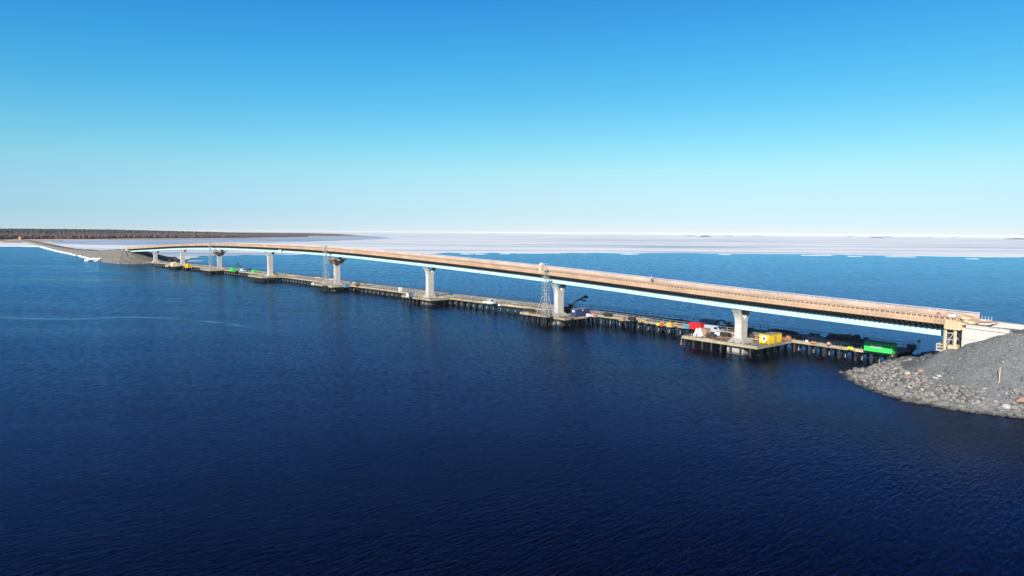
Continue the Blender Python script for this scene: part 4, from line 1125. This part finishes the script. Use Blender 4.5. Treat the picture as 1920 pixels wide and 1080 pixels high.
crate(1257, 613, ZD, (1.7, 1.4, 1.25), 'yellow_dull', 'mustard yellow generator box with rounded edges, right of the red drum', 'generator', name='generator')
crate(1235, 610, ZD, (.8, .8, .6), 'lime', 'small pale yellow box at the left of the red drum', 'box')
crate(1167, 601.5, ZD, (1.9, 1.4, 1.2), 'brown', 'brown timber crate on the jetty midway between the navy and red containers', 'crate', lid='trestle_edge')
crate(1112, 594, ZD, (.7, .7, 1.0), 'pink', 'pinkish box on the jetty just right of the navy container', 'box')
crate(1103.5, 593.3, ZD, (1.2, .8, .8), 'white', 'white low box between the navy container and the pinkish box', 'box')
crate(751, 546.5, ZD, (1.1, 1.1, 1.8), 'white', 'tall white cabinet standing on the jetty left of the small grey blue cabin', 'cabinet', name='cabinet')
crate(936, 573.5, ZD, (.6, .5, .5), 'white', 'tiny white box on the jetty just right of the white pickup', 'box')
crate(728, 543, ZD, (.7, .6, .5), 'yellow_dull', 'tiny pale box on the jetty far left of the white cabinet', 'box')
crate(649, 538.5, ZD, (2.6, 2.0, 1.5), 'bluegrey', 'blue grey box right beside the pier with the middle scaffold tower', 'box', lid='grey_roof')
crate(313, 500, 3, (2.4, 1.5, 1.0), 'white', 'white box at the left end of the platform that holds the cream tent', 'box')
crate(1709, 656, 3.0, (1.6, 1.4, 1.25), 'navy', 'dark navy box at the shore end of the jetty near the orange sign', 'box')
crate(864, 563, ZD, (2.6, .8, .25), 'yellow_dull', 'flat mustard stack of boards on the jetty right of the middle pier', 'board stack')
crate(514, 513.5, ZD, (1.4, 1.2, 1.0), 'black', 'small black box just right of the pier left of the white sign', 'box')
# small cabin, platform 3
e = crate(768.5, 556.5, ZD, (2.3, 1.9, 1.6), 'bluegrey', 'small grey blue cabin with a white end on the platform left of the middle pier', 'cabin', name='cabin', ang=BR.ang(S[3]) - math.pi / 2)
b = MB(); b.box((-1.2, 0, .8), (.06, 1.7, 1.4)); b.build('end_wall', M['white'], e)
# drum
p = at(1241, 612, ZD); e = empty('drum', tuple(p)); tag(e, 'red upright drum with a pale lid between the yellow boxes on the jetty', 'drum')
b = MB(); b.tube((0, 0, 0), (0, 0, 1.0), .42, 16); b.tube((0, 0, .3), (0, 0, .36), .45, 16); b.tube((0, 0, .65), (0, 0, .71), .45, 16); b.build('drum_body', M['red'], e)
b = MB(); b.tube((0, 0, 1.0), (0, 0, 1.12), .40, 16); b.bar((0, 0, 1.1), (0, 0, 1.6), .1); b.build('lid', M['pink'], e)
# mooring buoy on its side, yellow sacks, white draped heap
p = at(1553.5, 648, ZD); e = empty('buoy', tuple(p)); tag(e, 'round faded pink buoy at the jetty rail left of the yellow sacks', 'buoy')
b = MB(); b.ball((0, 0, .5), .46, 2); b.build('float', M['pink'], e, smooth=True); b = MB(); b.tube((0, 0, .9), (0, 0, 1.25), .1, 8); b.build('ring', M['salmon'], e)
for k, (px, lb) in enumerate(((1591.5, 'bright lime yellow sack, left one of the pair at the jetty edge'), (1597, 'bright lime yellow sack, right one of the pair at the jetty edge'))):
    p = at(px, 655.5 + k, ZD); b = MB(); b.ball(p + Vector((0, 0, .35)), .45, 2, (1.1, .9, .8), .12); b.tube(p + Vector((0, 0, .6)), p + Vector((.1, 0, .85)), .12, 6, .05)
    tag(b.build('sack', M['lime'], smooth=True, origin=tuple(p)), lb, 'sack', 'yellow sacks at the jetty edge')
for k, (px, py, h_, lb) in enumerate(((1306, 629, 2.0, 'white draped heap like a peaked cloth, left one of two beside the brown crate'), (1311.5, 630, 2.2, 'white draped heap like a peaked cloth, right one of two beside the brown crate'))):
    p = at(px, py, ZD); e = empty('draped_sheet', tuple(p), .4 + k); tag(e, lb, 'sheet', 'white draped sheets on the near platform')
    b = MB(); n = 12; P = [(0, 0, h_)]; rr_ = random.Random(k)
    for lv, (rad_, z) in enumerate(((.18, h_ * .93), (.4, h_ * .5), (.8, .02))):
        for i in range(n):
            a = 6.283 * i / n; q = rad_ * (1 + .3 * (i % 2) + rr_.uniform(-.15, .15)); P.append((q * math.cos(a) * .7, q * math.sin(a) * 1.1, z))
    F = [(0, 1 + i, 1 + (i + 1) % n) for i in range(n)]
    for lv in range(2):
        for i in range(n): F.append((1 + lv * n + i, 1 + (lv + 1) * n + i, 1 + (lv + 1) * n + (i + 1) % n, 1 + lv * n + (i + 1) % n))
    b.add(P, F); b.build('cloth', M['white'], e)
    b = MB(); b.bar((.5, -.9, 0), (.1, 0, h_ * .8), .1); b.bar((-.5, .9, 0), (0, 0, h_ * .8), .1); b.build('prop', M['steel_dark'], e)
# cream tent, far platform
p = at(328, 499.5, 3); e = empty('tent', tuple(p), BR.ang(S[7])); tag(e, 'cream coloured round topped tent on the platform left of the far yellow container', 'tent')
b = MB(); n = 12; pr_ = [(-2.2, 0, 0), (-2.2, 0, 1.9)] + [(2.2 * math.cos(math.pi - math.pi * k / n), 0, 1.9 + 1.3 * math.sin(math.pi * k / n)) for k in range(1, n)] + [(2.2, 0, 1.9), (2.2, 0, 0)]
pr_ = [(0, x, z) for x, _, z in pr_]; b.prism(pr_, (-3.2, 0, 0), (3.2, 0, 0)); b.build('canvas', M['cream'], e)
b = MB(); b.box((-3.25, 0, 1.1), (.08, 1.6, 2.1)); b.build('flap', M['white'], e)
b = MB(); b.box((-.8, 0, 3.25), (1.8, 1.0, .5), 0, .6); b.build('roof_vent', M['white'], e)
container(at(346.5, 501.5, 3), BR.ang(S[7]) + math.pi, 7.2, 2.5, 2.7, 'yellow', 'yellow', 'bright yellow container on the far platform, right of the cream tent')
# green things between the far platforms
container(at(431, 508.5, ZD), BR.ang(S[6]) + math.pi, 5.0, 2.5, 2.3, 'green', 'green', 'light green container under the black folded excavator arm, far along the jetty')
container(at(471, 511, ZD), BR.ang(S[5]) + math.pi, 5.6, 2.4, 1.7, 'green', 'green', 'low green skip on the far jetty, right of the blue van', 'skip')

# ---------------------------------------------------------------- vehicles
def wheel(e, x, y, r, w_=.25):
    wh = bpy.data.objects.new('wheel', None); COL.objects.link(wh); wh.parent = e; wh.location = (x, y, r)
    b = MB(); b.tube((0, -w_ / 2, 0), (0, w_ / 2, 0), r, 16); b.build('tyre', M['rubber'], wh)
    b = MB(); b.tube((0, -w_ / 2 - .01, 0), (0, w_ / 2 + .01, 0), r * .55, 12); b.build('rim', M['scaff'], wh)
def car_body(prof, wd, m, e, name='body', inset=.0):
    b = MB(); P = []; n = len(prof)
    for y, k in ((-wd / 2, 1), (-wd / 2 * .9, 1), (wd / 2 * .9, 1), (wd / 2, 1)):
        pass
    rings = []
    for y, sh_ in ((-wd / 2, .0), (wd / 2, .0)):
        rings.append([(x, y * (1 - max(0, (z - .95)) * .22), z) for x, z in prof])
    P = rings[0] + rings[1]
    F = [(i, (i + 1) % n, n + (i + 1) % n, n + i) for i in range(n)] + [tuple(range(n)), tuple(range(2 * n - 1, n - 1, -1))]
    b.add(P, F); return b.build(name, M[m], e)
def pickup(p, ang, paint, label, van=False):
    e = empty('pickup_truck' if not van else 'van', tuple(p), ang); tag(e, label, 'pickup truck' if not van else 'van')
    if van: prof = [(-2.5, .35), (2.5, .35), (2.55, .9), (2.1, 1.15), (1.35, 2.0), (-2.4, 2.05), (-2.5, 1.7)]
    else: prof = [(-2.6, .45), (2.5, .45), (2.55, .95), (1.5, 1.12), (.95, 1.75), (-.5, 1.78), (-.75, 1.15), (-2.6, 1.12)]
    car_body(prof, 1.9, paint, e)
    b = MB()
    if van: b.hexa([Vector(v) for v in ((2.06, -.7, 1.22), (2.09, -.7, 1.2), (2.09, .7, 1.2), (2.06, .7, 1.22), (1.45, -.62, 1.92), (1.5, -.62, 1.9), (1.5, .62, 1.9), (1.45, .62, 1.92))])
    else: b.hexa([Vector(v) for v in ((1.47, -.75, 1.17), (1.5, -.75, 1.15), (1.5, .75, 1.15), (1.47, .75, 1.17), (.98, -.68, 1.7), (1.01, -.68, 1.7), (1.01, .68, 1.7), (.98, .68, 1.7))])
    b.build('windscreen', M['glass'], e)
    for sg in (-1, 1):
        b = MB(); x0, x1, z0, z1 = (.5, 1.5, 1.2, 1.75) if van else (-.4, .9, 1.2, 1.62)
        b.box(((x0 + x1) / 2, sg * .93, (z0 + z1) / 2), (x1 - x0, .05, z1 - z0)); b.build('side_window', M['glass'], e)
    if not van:
        b = MB(); b.box((-1.65, 0, 1.14), (1.6, 1.5, .06)); b.build('load_bed', M['black'], e)
    for x in (-1.6, 1.65):
        for y in (-.85, .85): wheel(e, x, y, .38)
    for y in (-.65, .65):
        b = MB(); b.box((2.56, y, .78), (.05, .35, .18)); b.build('headlight', M['white'], e)
    return e
pickup(at(918, 570.5, ZD), TR.ang(130) + math.pi, 'white', 'white pickup parked on the jetty between the middle pier and the navy container')
pickup(at(1338, 624, ZD), TR.ang(65) + math.pi + .1, 'silver', 'silver van parked on the jetty just left of the near pier', True)
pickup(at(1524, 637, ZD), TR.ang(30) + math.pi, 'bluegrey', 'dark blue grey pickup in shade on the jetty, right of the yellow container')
pickup(at(456, 509.5, ZD), TR.ang(420) + math.pi, 'lightblue', 'light blue van on the far jetty between the two green containers', True)
pickup(at(466, 509.0, ZD), TR.ang(410) + .2, 'navy', 'dark navy van on the far jetty right behind the light blue one', True)

def excavator(p, ang, label, s=1.0, pose=0, m='black', head='bucket'):
    e = empty('excavator', tuple(p), ang); e.scale = (s, s, s); tag(e, label, 'excavator')
    for sg in (-1, 1):
        b = MB(); pr_ = [(x, 0, z) for x, z in ((-1.7, .45), (-1.4, .1), (1.4, .1), (1.75, .45), (1.4, .85), (-1.4, .85))]
        b.prism(pr_, (0, sg * 1.1 - .25, 0), (0, sg * 1.1 + .25, 0)); b.build('track', M['rubber'], e)
    b = MB(); b.box((-.3, 0, 1.45), (3.2, 2.4, .9)); b.tube((0, 0, .8), (0, 0, 1.02), .7, 14); b.box((-1.3, 0, 1.95), (1.2, 2.3, .5), 0, .85); b.build('body', M[m], e)
    b = MB(); b.box((.75, .7, 2.35), (1.3, 1.0, 1.5), 0, .85); cb_ = b.build('cab', M[m], e)
    b = MB(); b.box((1.39, .7, 2.4), (.05, .75, .9)); b.box((.75, 1.2, 2.4), (.8, .05, .8)); b.build('cab_window', M['glass'], cb_)
    if pose == 0: pts = [(1.0, 1.9), (2.6, 4.2), (4.6, 5.0), (6.3, 6.1)]
    elif pose == 1: pts = [(1.0, 1.9), (3.4, 6.6), (5.4, 3.2)]
    else: pts = [(1.0, 1.9), (3.2, 3.6), (5.4, 3.3), (6.4, 1.4)]
    b = MB(); 
    for (x0, z0), (x1, z1) in zip(pts[:-1], pts[1:]): b.bar((x0, -.2, z0), (x1, -.2, z1), .4, .62)
    b.bar((1.2, -.2, 1.4), (pts[1][0] - .3, -.2, pts[1][1] - .7), .16)
    b.build('arm', M[m], e)
    x, z = pts[-1]; b = MB(); b.prism([(dx, 0, dz) for dx, dz in ((0, .5), (1.1, .35), (1.25, -.3), (.5, -.9), (-.3, -.5))], (x, -.9, z), (x, .6, z)); b.build(head, M['steel_dark'], e)
    if pose == 0:
        b = MB(); b.prism([(dx, 0, dz) for dx, dz in ((0, .3), (1.5, .1), (1.5, -.3), (0, -.3))], (x - 1.0, -.8, z - 1.5), (x - 1.0, .5, z - 1.5)); b.build('grab_plate', M['steel_dark'], e)
    return e
excavator(at(1066, 585.5, ZD), 0.15, 'black tracked excavator with raised arm and grab, parked behind the pier by the navy container', .88, 0)
excavator(at(438, 508.5, ZD), 0.2, 'small black excavator with its arm folded into an upside down V, far along the jetty', .85, 1)
excavator(at(318, 489.5, 3), 0.3, 'dark excavator with a low arched arm in the shade beside the far gravel mound', 1.0, 2)
excavator(at(671, 536.5, ZD), .1, 'low dark excavator with red tracks guard right of the pier by the middle scaffold tower', .6, 2)
crate(668, 538.5, ZD, (1.0, .8, .5), 'salmon', 'small reddish box in front of the low dark excavator', 'box')
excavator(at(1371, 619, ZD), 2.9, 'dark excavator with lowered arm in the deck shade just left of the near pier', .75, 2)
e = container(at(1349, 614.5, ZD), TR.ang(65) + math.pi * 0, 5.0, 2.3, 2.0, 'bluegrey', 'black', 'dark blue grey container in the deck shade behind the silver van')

# covered stacks in the shade of the deck, right part of the jetty
def stack(px, py, d, m, label, ang=0, tp=.72, lid=None, z=ZD, jit=.16):
    p = at(px, py, z); e = empty('covered_stack', tuple(p), BR.ang(S[1]) + ang); tag(e, label, 'covered stack', 'dark stacks on the shaded side of the jetty')
    b = MB(); n = 7; mm = 4; rr_ = random.Random(int(px)); g = []
    for i in range(n + 1):
        for j in range(mm + 1):
            x = (i / n - .5) * d[0]; y = (j / mm - .5) * d[1]
            edge_ = min(i, n - i, 1.5) / 1.5 * min(j, mm - j, 1) if False else min(1, min(i, n - i) / 1.0) * min(1, min(j, mm - j) / 1.0)
            zz = d[2] * (edge_ * (.75 + .35 * rr_.random())) if edge_ > 0 else .0
            b.v.append((x * (1 if edge_ == 0 else .93) + rr_.uniform(-jit, jit), y * (1 if edge_ == 0 else .93), max(.02, zz)))
    for i in range(n):
        for j in range(mm):
            a = i * (mm + 1) + j; b.f.append((a, a + mm + 1, a + mm + 2, a + 1))
    b.build('cover', M[m], e, fix=True)
    b = MB(); b.box((0, 0, .1), (d[0] * .9, d[1] * .9, .18)); 
    for k in (-1, 0, 1): b.box((k * d[0] * .3, 0, .12), (.15, d[1] * 1.02, .2))
    b.build('pallet', M['scaff_plank'], e)
    return e
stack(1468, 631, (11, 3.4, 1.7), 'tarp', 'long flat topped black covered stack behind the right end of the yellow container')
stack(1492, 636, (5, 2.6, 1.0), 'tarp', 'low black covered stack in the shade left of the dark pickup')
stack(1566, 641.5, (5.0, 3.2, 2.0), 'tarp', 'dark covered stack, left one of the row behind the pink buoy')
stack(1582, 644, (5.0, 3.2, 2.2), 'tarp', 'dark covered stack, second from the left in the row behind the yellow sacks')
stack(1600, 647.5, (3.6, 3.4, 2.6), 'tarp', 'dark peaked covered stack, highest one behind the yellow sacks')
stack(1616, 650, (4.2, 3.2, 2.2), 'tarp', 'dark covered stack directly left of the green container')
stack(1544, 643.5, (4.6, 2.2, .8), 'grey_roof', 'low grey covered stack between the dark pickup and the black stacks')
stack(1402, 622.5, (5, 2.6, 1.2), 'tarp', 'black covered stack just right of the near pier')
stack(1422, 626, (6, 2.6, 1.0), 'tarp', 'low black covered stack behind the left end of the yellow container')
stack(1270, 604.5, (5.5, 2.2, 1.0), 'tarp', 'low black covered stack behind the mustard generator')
for px, py, L, lb in ((1533, 640, 4.2, 'pale timber bundle in the shade right behind the dark pickup'), (1560, 645.5, 4.0, 'pale timber bundle lying in front of the leftmost dark stack'), (1578, 646, 3.6, 'pale timber bundle lying in front of the second dark stack'),
                      (1430, 628, 5, 'pale timber bundle behind the yellow container'),
                      (598, 521.5, 9, 'long pale timber bundle just left of the middle scaffold tower base'), (622, 524.5, 8, 'long pale timber bundle between the middle scaffold tower and its pier'), (548, 517.5, 12, 'long flat pale timber bundle right of the pier by the white sign'),
                      (662, 531.5, 5, 'pale timber bundle behind the low dark excavator')):
    p = at(px, py, ZD); e = empty('timber_bundle', tuple(p), BR.ang(S[1 if px > 1000 else 5])); tag(e, lb, 'timber bundle', 'timber bundles on the jetty')
    b = MB(); rr_ = random.Random(px)
    for k in range(4):
        for r in range(3 if L < 6 else 2): b.box((rr_.uniform(-.3, .3), (k - 1.5) * .34, .15 + r * .24), (L, .3, .2))
    b.build('planks', M['ply_light' if px < 1000 else 'scaff_plank'], e)
    b = MB(); [b.box((x, 0, .35), (.06, 1.5, .75)) for x in (-L / 3, L / 3)]; b.build('strap', M['steel_dark'], e)
# yellow hose ramp / boards
p = at(1205, 606, ZD); e = empty('conveyor', tuple(p), TR.ang(80)); tag(e, 'yellow sloping conveyor frame on the jetty left of the red drum', 'conveyor')
b = MB(); b.bar((-2.4, 0, .3), (1.6, 0, 1.35), .5, .18); b.build('belt_frame', M['yellow_dull'], e)
for x in (-1.6, 1.2):
    b = MB(); b.bar((x, -.35, 0), (x, -.35, .5 + (x + 1.6) * .26), .1); b.bar((x, .35, 0), (x, .35, .5 + (x + 1.6) * .26), .1); b.build('leg', M['yellow_dull'], e)
b = MB(); b.box((1.9, 0, 1.2), (.7, .7, .8)); b.build('hopper', M['brown'], e)
# white scrap heap by the near platform
for k, (px, py, r, lb) in enumerate(((1346, 628, .6, 'white crumpled sheeting heap right of the silver van'), (1352, 625, .5, 'smaller white crumpled sheeting heap nearest the pier'))):
    p = at(px, py, ZD); b = MB(); b.ball(p + Vector((0, 0, r * .4)), r, 2, (1.5, 1, .8), .35); tag(b.build('sheeting_heap', M['white'], origin=tuple(p)), lb, 'sheeting heap')
# site clutter: rebar bundles and panel stacks
def rebar(px, py, L, ang, label, m='rust', n=7):
    p = at(px, py, ZD); e = empty('rebar_bundle', tuple(p), ang); tag(e, label, 'rebar bundle', 'rebar bundles on the platforms')
    b = MB(); q = random.Random(int(px))
    for k in range(n): b.bar((-L / 2 + q.uniform(-.3, .3), (k - n / 2) * .09, .16 + .07 * (k % 3)), (L / 2 + q.uniform(-.3, .3), (k - n / 2) * .09 + q.uniform(-.15, .15), .16 + .07 * (k % 3)), .06)
    b.build('rods', M[m], e); b = MB(); [b.box((x, 0, .06), (.14, .9, .12)) for x in (-L / 3, L / 3)]; b.build('bearer', M['scaff_plank'], e)
def panels(px, py, d, ang, label, m='bracket'):
    p = at(px, py, ZD); e = empty('panel_stack', tuple(p), ang); tag(e, label, 'panel stack', 'stacks of formwork panels')
    b = MB(); q = random.Random(int(px) + 1)
    for k in range(6): b.box((q.uniform(-.12, .12), q.uniform(-.12, .12), .2 + k * .16), (d[0], d[1], .12), q.uniform(-.05, .05))
    b.build('panel', M[m], e); b = MB(); [b.box((x, 0, .07), (.12, d[1] * 1.05, .13)) for x in (-d[0] / 3, d[0] / 3)]; b.build('bearer', M['scaff_plank'], e)
a_ = BR.ang(S[1])
rebar(1368, 636, 6, a_ + .3, 'rusty rebar bundle lying directly left of the near pier foot')
rebar(1345, 636, 5, a_ - .2, 'rusty rebar bundle in the middle of the near platform, left of the pier')
rebar(1412, 640, 4, a_ + 1.2, 'rusty rebar bundle between the near pier and the yellow container')
rebar(1005, 589, 5, a_ + .2, 'rusty rebar bundle on the left half of the navy container platform')
rebar(1075, 597, 3.5, a_, 'rusty rebar bundle in front of the navy container')
rebar(785, 560, 4, a_, 'rusty rebar bundle just left of the middle pier')
panels(1334, 633.5, (2.4, 1.2), a_ + .1, 'dark panel stack near the front edge of the near platform')
panels(1360, 631, (2.6, 1.3), a_, 'dark panel stack behind the rebar on the near platform')
panels(1405, 633.5, (2.4, 1.2), a_ + .4, 'dark panel stack right behind the near pier foot')
panels(1140, 593, (3.2, 1.4), TR.ang(90), 'dark panel stack on the jetty right of the pinkish box')
panels(1185, 601, (2.6, 1.3), TR.ang(85), 'dark panel stack between the brown crate and the yellow conveyor')
panels(996, 585, (2.4, 1.2), a_, 'dark panel stack on the jetty behind the nearest scaffold tower')
# light on the corner of the fourth platform
p = at(587, 534.5, ZD); e = empty('lifebuoy_stand', tuple(p)); tag(e, 'white and green float on the platform corner left of the middle scaffold tower', 'float')
b = MB(); b.ball((0, 0, .7), .75, 2, (1.2, .8, .7)); b.build('float', M['white'], e, smooth=True); b = MB(); b.box((0, 0, .12), (1.6, .6, .24)); b.build('cradle', M['green'], e)
# shore sign by the jetty root
p = at(1722.5, 655, 3.2); e = empty('round_sign', tuple(p)); tag(e, 'round orange sign on a thin post at the shore end of the jetty', 'sign')
b = MB(); b.tube((0, 0, -.5), (0, 0, 1.6), .06, 6); b.build('post', M['scaff'], e)
b = MB(); b.tube((0, -.03, 1.9), (0, .03, 1.9), .42, 20); b.build('sign_disc', M['orange'], e)
# spar buoys in the water
for px, py, h_, lb, m in ((1277.5, 646.5, 1.9, 'slim rusty red cone buoy in the water left of the near platform', 'rust'), (1293, 646, 1.0, 'small pinkish buoy in the water under the left corner of the near platform', 'pink')):
    p = at(px, py, 0); e = empty('water_buoy', tuple(p)); tag(e, lb, 'buoy')
    b = MB(); b.tube((0, 0, -.3), (0, 0, .35), .42 * h_ / 2.2, 12); b.tube((0, 0, .35), (0, 0, h_), .28 * h_ / 2.2, 10, .07); b.build('buoy_body', M[m], e)
    b = MB(); b.tube((0, 0, h_ * .96), (0, 0, h_ * 1.05), .12, 8); b.build('top_mark', M['brown'], e)
# navigation board on the bridge
sg_ = None
best = min(range(0, 900), key=lambda k: abs(525.5 - (lambda v: 960 + FPX * (v - Vector((0, 0, 30))).dot(_Rt) / (v - Vector((0, 0, 30))).dot(_F))(BR.at(k * S1 / 900, -3.3, None, -2))))
p = BR.at(best * S1 / 900, -3.45, None, -2.35); e = empty('channel_sign', tuple(p), BR.ang(best * S1 / 900)); tag(e, 'white rectangular board hung on the girder between two far piers', 'sign')
b = MB(); b.box((0, 0, 0), (3.4, .1, 1.9)); b.build('board', M['white'], e); b = MB(); [b.bar((x, -.02, .9), (x, .3, 1.6), .1) for x in (-1.2, 1.2)]; b.build('hanger', M['steel_dark'], e)
# white tank on the near deck end and a small pale box
p = BR.at(BR.ks[0] + 6.6, -4.3, 0); p.z = BR.pos(6.6).z + .22
p = at(1785, 598.5, 13.5); e = empty('water_tank', tuple(p), BR.ang(5)); tag(e, 'boxy white plastic tank on the near end of the deck', 'tank')
b = MB(); b.box((0, 0, .5), (1.2, 1.1, 1.0), 0, .94); [b.box((0, 0, z), (1.24, 1.14, .06)) for z in (.25, .5, .75)]; b.build('tank_body', M['white'], e)
b = MB(); b.tube((0, 0, 1.0), (0, 0, 1.12), .2, 12); b.build('cap', M['steel_dark'], e)
# barrier tape box on the deck
p = BR.at(14.5, -4.3, None, .22); e = empty('tool_box', tuple(p), BR.ang(14)); tag(e, 'pale green grey tool box on the deck edge left of the man in dark red', 'tool box')
b = MB(); b.box((0, 0, .3), (1.3, .6, .6)); b.build('case', M['grey_roof'], e); b = MB(); b.box((0, 0, .63), (1.3, .6, .06), 0, .95); b.build('lid', M['concrete'], e)

# orange silo light by the causeway
p = at(38, 449, 4); e = empty('beacon_hut', tuple(p)); tag(e, 'small orange hut with a pale front at the edge of the left wood', 'hut')
b = MB(); b.box((0, 0, 2.6), (4.2, 4.2, 5.2)); b.build('hut_wall', M['orange'], e); b = MB(); b.box((0, 0, 6.0), (4.8, 4.8, 1.6), 0, .2); b.build('roof', M['salmon'], e)
b = MB(); b.box((.4, -2.15, 2.3), (1.6, .1, 3.4)); b.build('door', M['cream'], e)

# ---------------------------------------------------------------- people
def person(p, ang, label, top, lean=.0):
    e = empty('person', tuple(p), ang); tag(e, label, 'person')
    me = bpy.data.meshes.new('body'); V = []; E = []; Rr = []
    def v(x, y, z, r, par=None):
        V.append((x, y, z)); Rr.append(r)
        if par is not None: E.append((par, len(V) - 1))
        return len(V) - 1
    pel = v(0, 0, .98, .15); ch = v(lean * .5, 0, 1.25, .17, pel); sh_ = v(lean, 0, 1.45, .13, ch); nk = v(lean * 1.15, 0, 1.54, .06, sh_); hd = v(lean * 1.3, 0, 1.68, .105, nk); v(lean * 1.35, 0, 1.76, .08, hd)
    for s_ in (-1, 1):
        hp = v(.0, s_ * .1, .9, .10, pel); kn = v(.05 + .08 * s_, s_ * .12, .5, .065, hp); an = v(.0 + .16 * s_, s_ * .12, .09, .045, kn); v(.14 + .16 * s_, s_ * .13, .04, .04, an)
        so = v(lean, s_ * .21, 1.43, .065, sh_); el = v(lean + .08, s_ * .27, 1.15, .048, so); wr = v(lean + .25, s_ * .24, .95, .032, el); v(lean + .33, s_ * .23, .9, .035, wr)
    me.from_pydata(V, E, []); ob = bpy.data.objects.new('body', me); COL.objects.link(ob); ob.parent = e
    sk_ = ob.modifiers.new('skin', 'SKIN'); 
    for i, r in enumerate(Rr): me.skin_vertices[0].data[i].radius = (r, r) if me.skin_vertices else (r, r)
    ob.modifiers.new('sub', 'SUBSURF').levels = 1
    me.materials.append(M['skin'])
    b = MB(); b.ball((lean * .55, 0, 1.27), 1, 2, (.2, .25, .30)); b.tube((lean, .21, 1.45), (lean + .08, .28, 1.15), .085, 8, .07); b.tube((lean, -.21, 1.45), (lean + .08, -.28, 1.15), .085, 8, .07); b.tube((lean + .08, .28, 1.15), (lean + .24, .24, .98), .065, 8, .05); b.tube((lean + .08, -.28, 1.15), (lean + .24, -.24, .98), .065, 8, .05)
    b.build('jacket', M[top], e, smooth=True)
    b = MB()
    for s_ in (-1, 1): b.tube((0, s_ * .1, .98), (.05 + .08 * s_, s_ * .12, .5), .125, 8, .09); b.tube((.05 + .08 * s_, s_ * .12, .5), (.16 * s_, s_ * .12, .1), .09, 8, .075)
    b.build('trousers', M['trouser'], e, smooth=True)
    b = MB(); b.ball((lean * 1.35, 0, 1.77), 1, 2, (.145, .125, .10)); b.tube((lean * 1.35 + .02, 0, 1.73), (lean * 1.35 + .02, 0, 1.75), .155, 14); b.build('helmet', M['white'], e, smooth=True)
try:
    k = min(range(0, 900), key=lambda k: abs(1221 - (lambda v: 960 + FPX * (v - Vector((0, 0, 30))).dot(_Rt) / (v - Vector((0, 0, 30))).dot(_F))(BR.at(k * S1 / 900, 3.4, None, 0))))
    person(BR.at(k * S1 / 900, 3.4, None, .01), 2.4, 'person in a light red jacket and white helmet standing on the deck between two piers', 'pink', .1)
    k = min(range(0, 900), key=lambda k: abs(1757 - (lambda v: 960 + FPX * (v - Vector((0, 0, 30))).dot(_Rt) / (v - Vector((0, 0, 30))).dot(_F))(BR.at(k * S1 / 900, -4.2, None, 0))))
    person(BR.at(k * S1 / 900, -4.3, None, .01), 1.2, 'person in dark red workwear on the deck near the white tank', 'hivis', .05)
except Exception as ex: print('person', ex)

HAZE = 2.5e-5
# ---------------------------------------------------------------- thin sea haze
hz = bpy.data.materials.new('haze'); hz.use_nodes = True; t = hz.node_tree; t.nodes.remove(t.nodes['Principled BSDF'])
pv = t.nodes.new('ShaderNodeVolumePrincipled'); pv.inputs['Color'].default_value = (.92, .97, 1, 1); pv.inputs['Density'].default_value = HAZE; pv.inputs['Anisotropy'].default_value = -.3
t.links.new(pv.outputs[0], t.nodes['Material Output'].inputs['Volume'])
b = MB(); b.box((0, 29000, 17.0), (90000, 60000, 46.0)); tag(b.build('haze', hz), 'thin pale sea haze', kind='stuff')
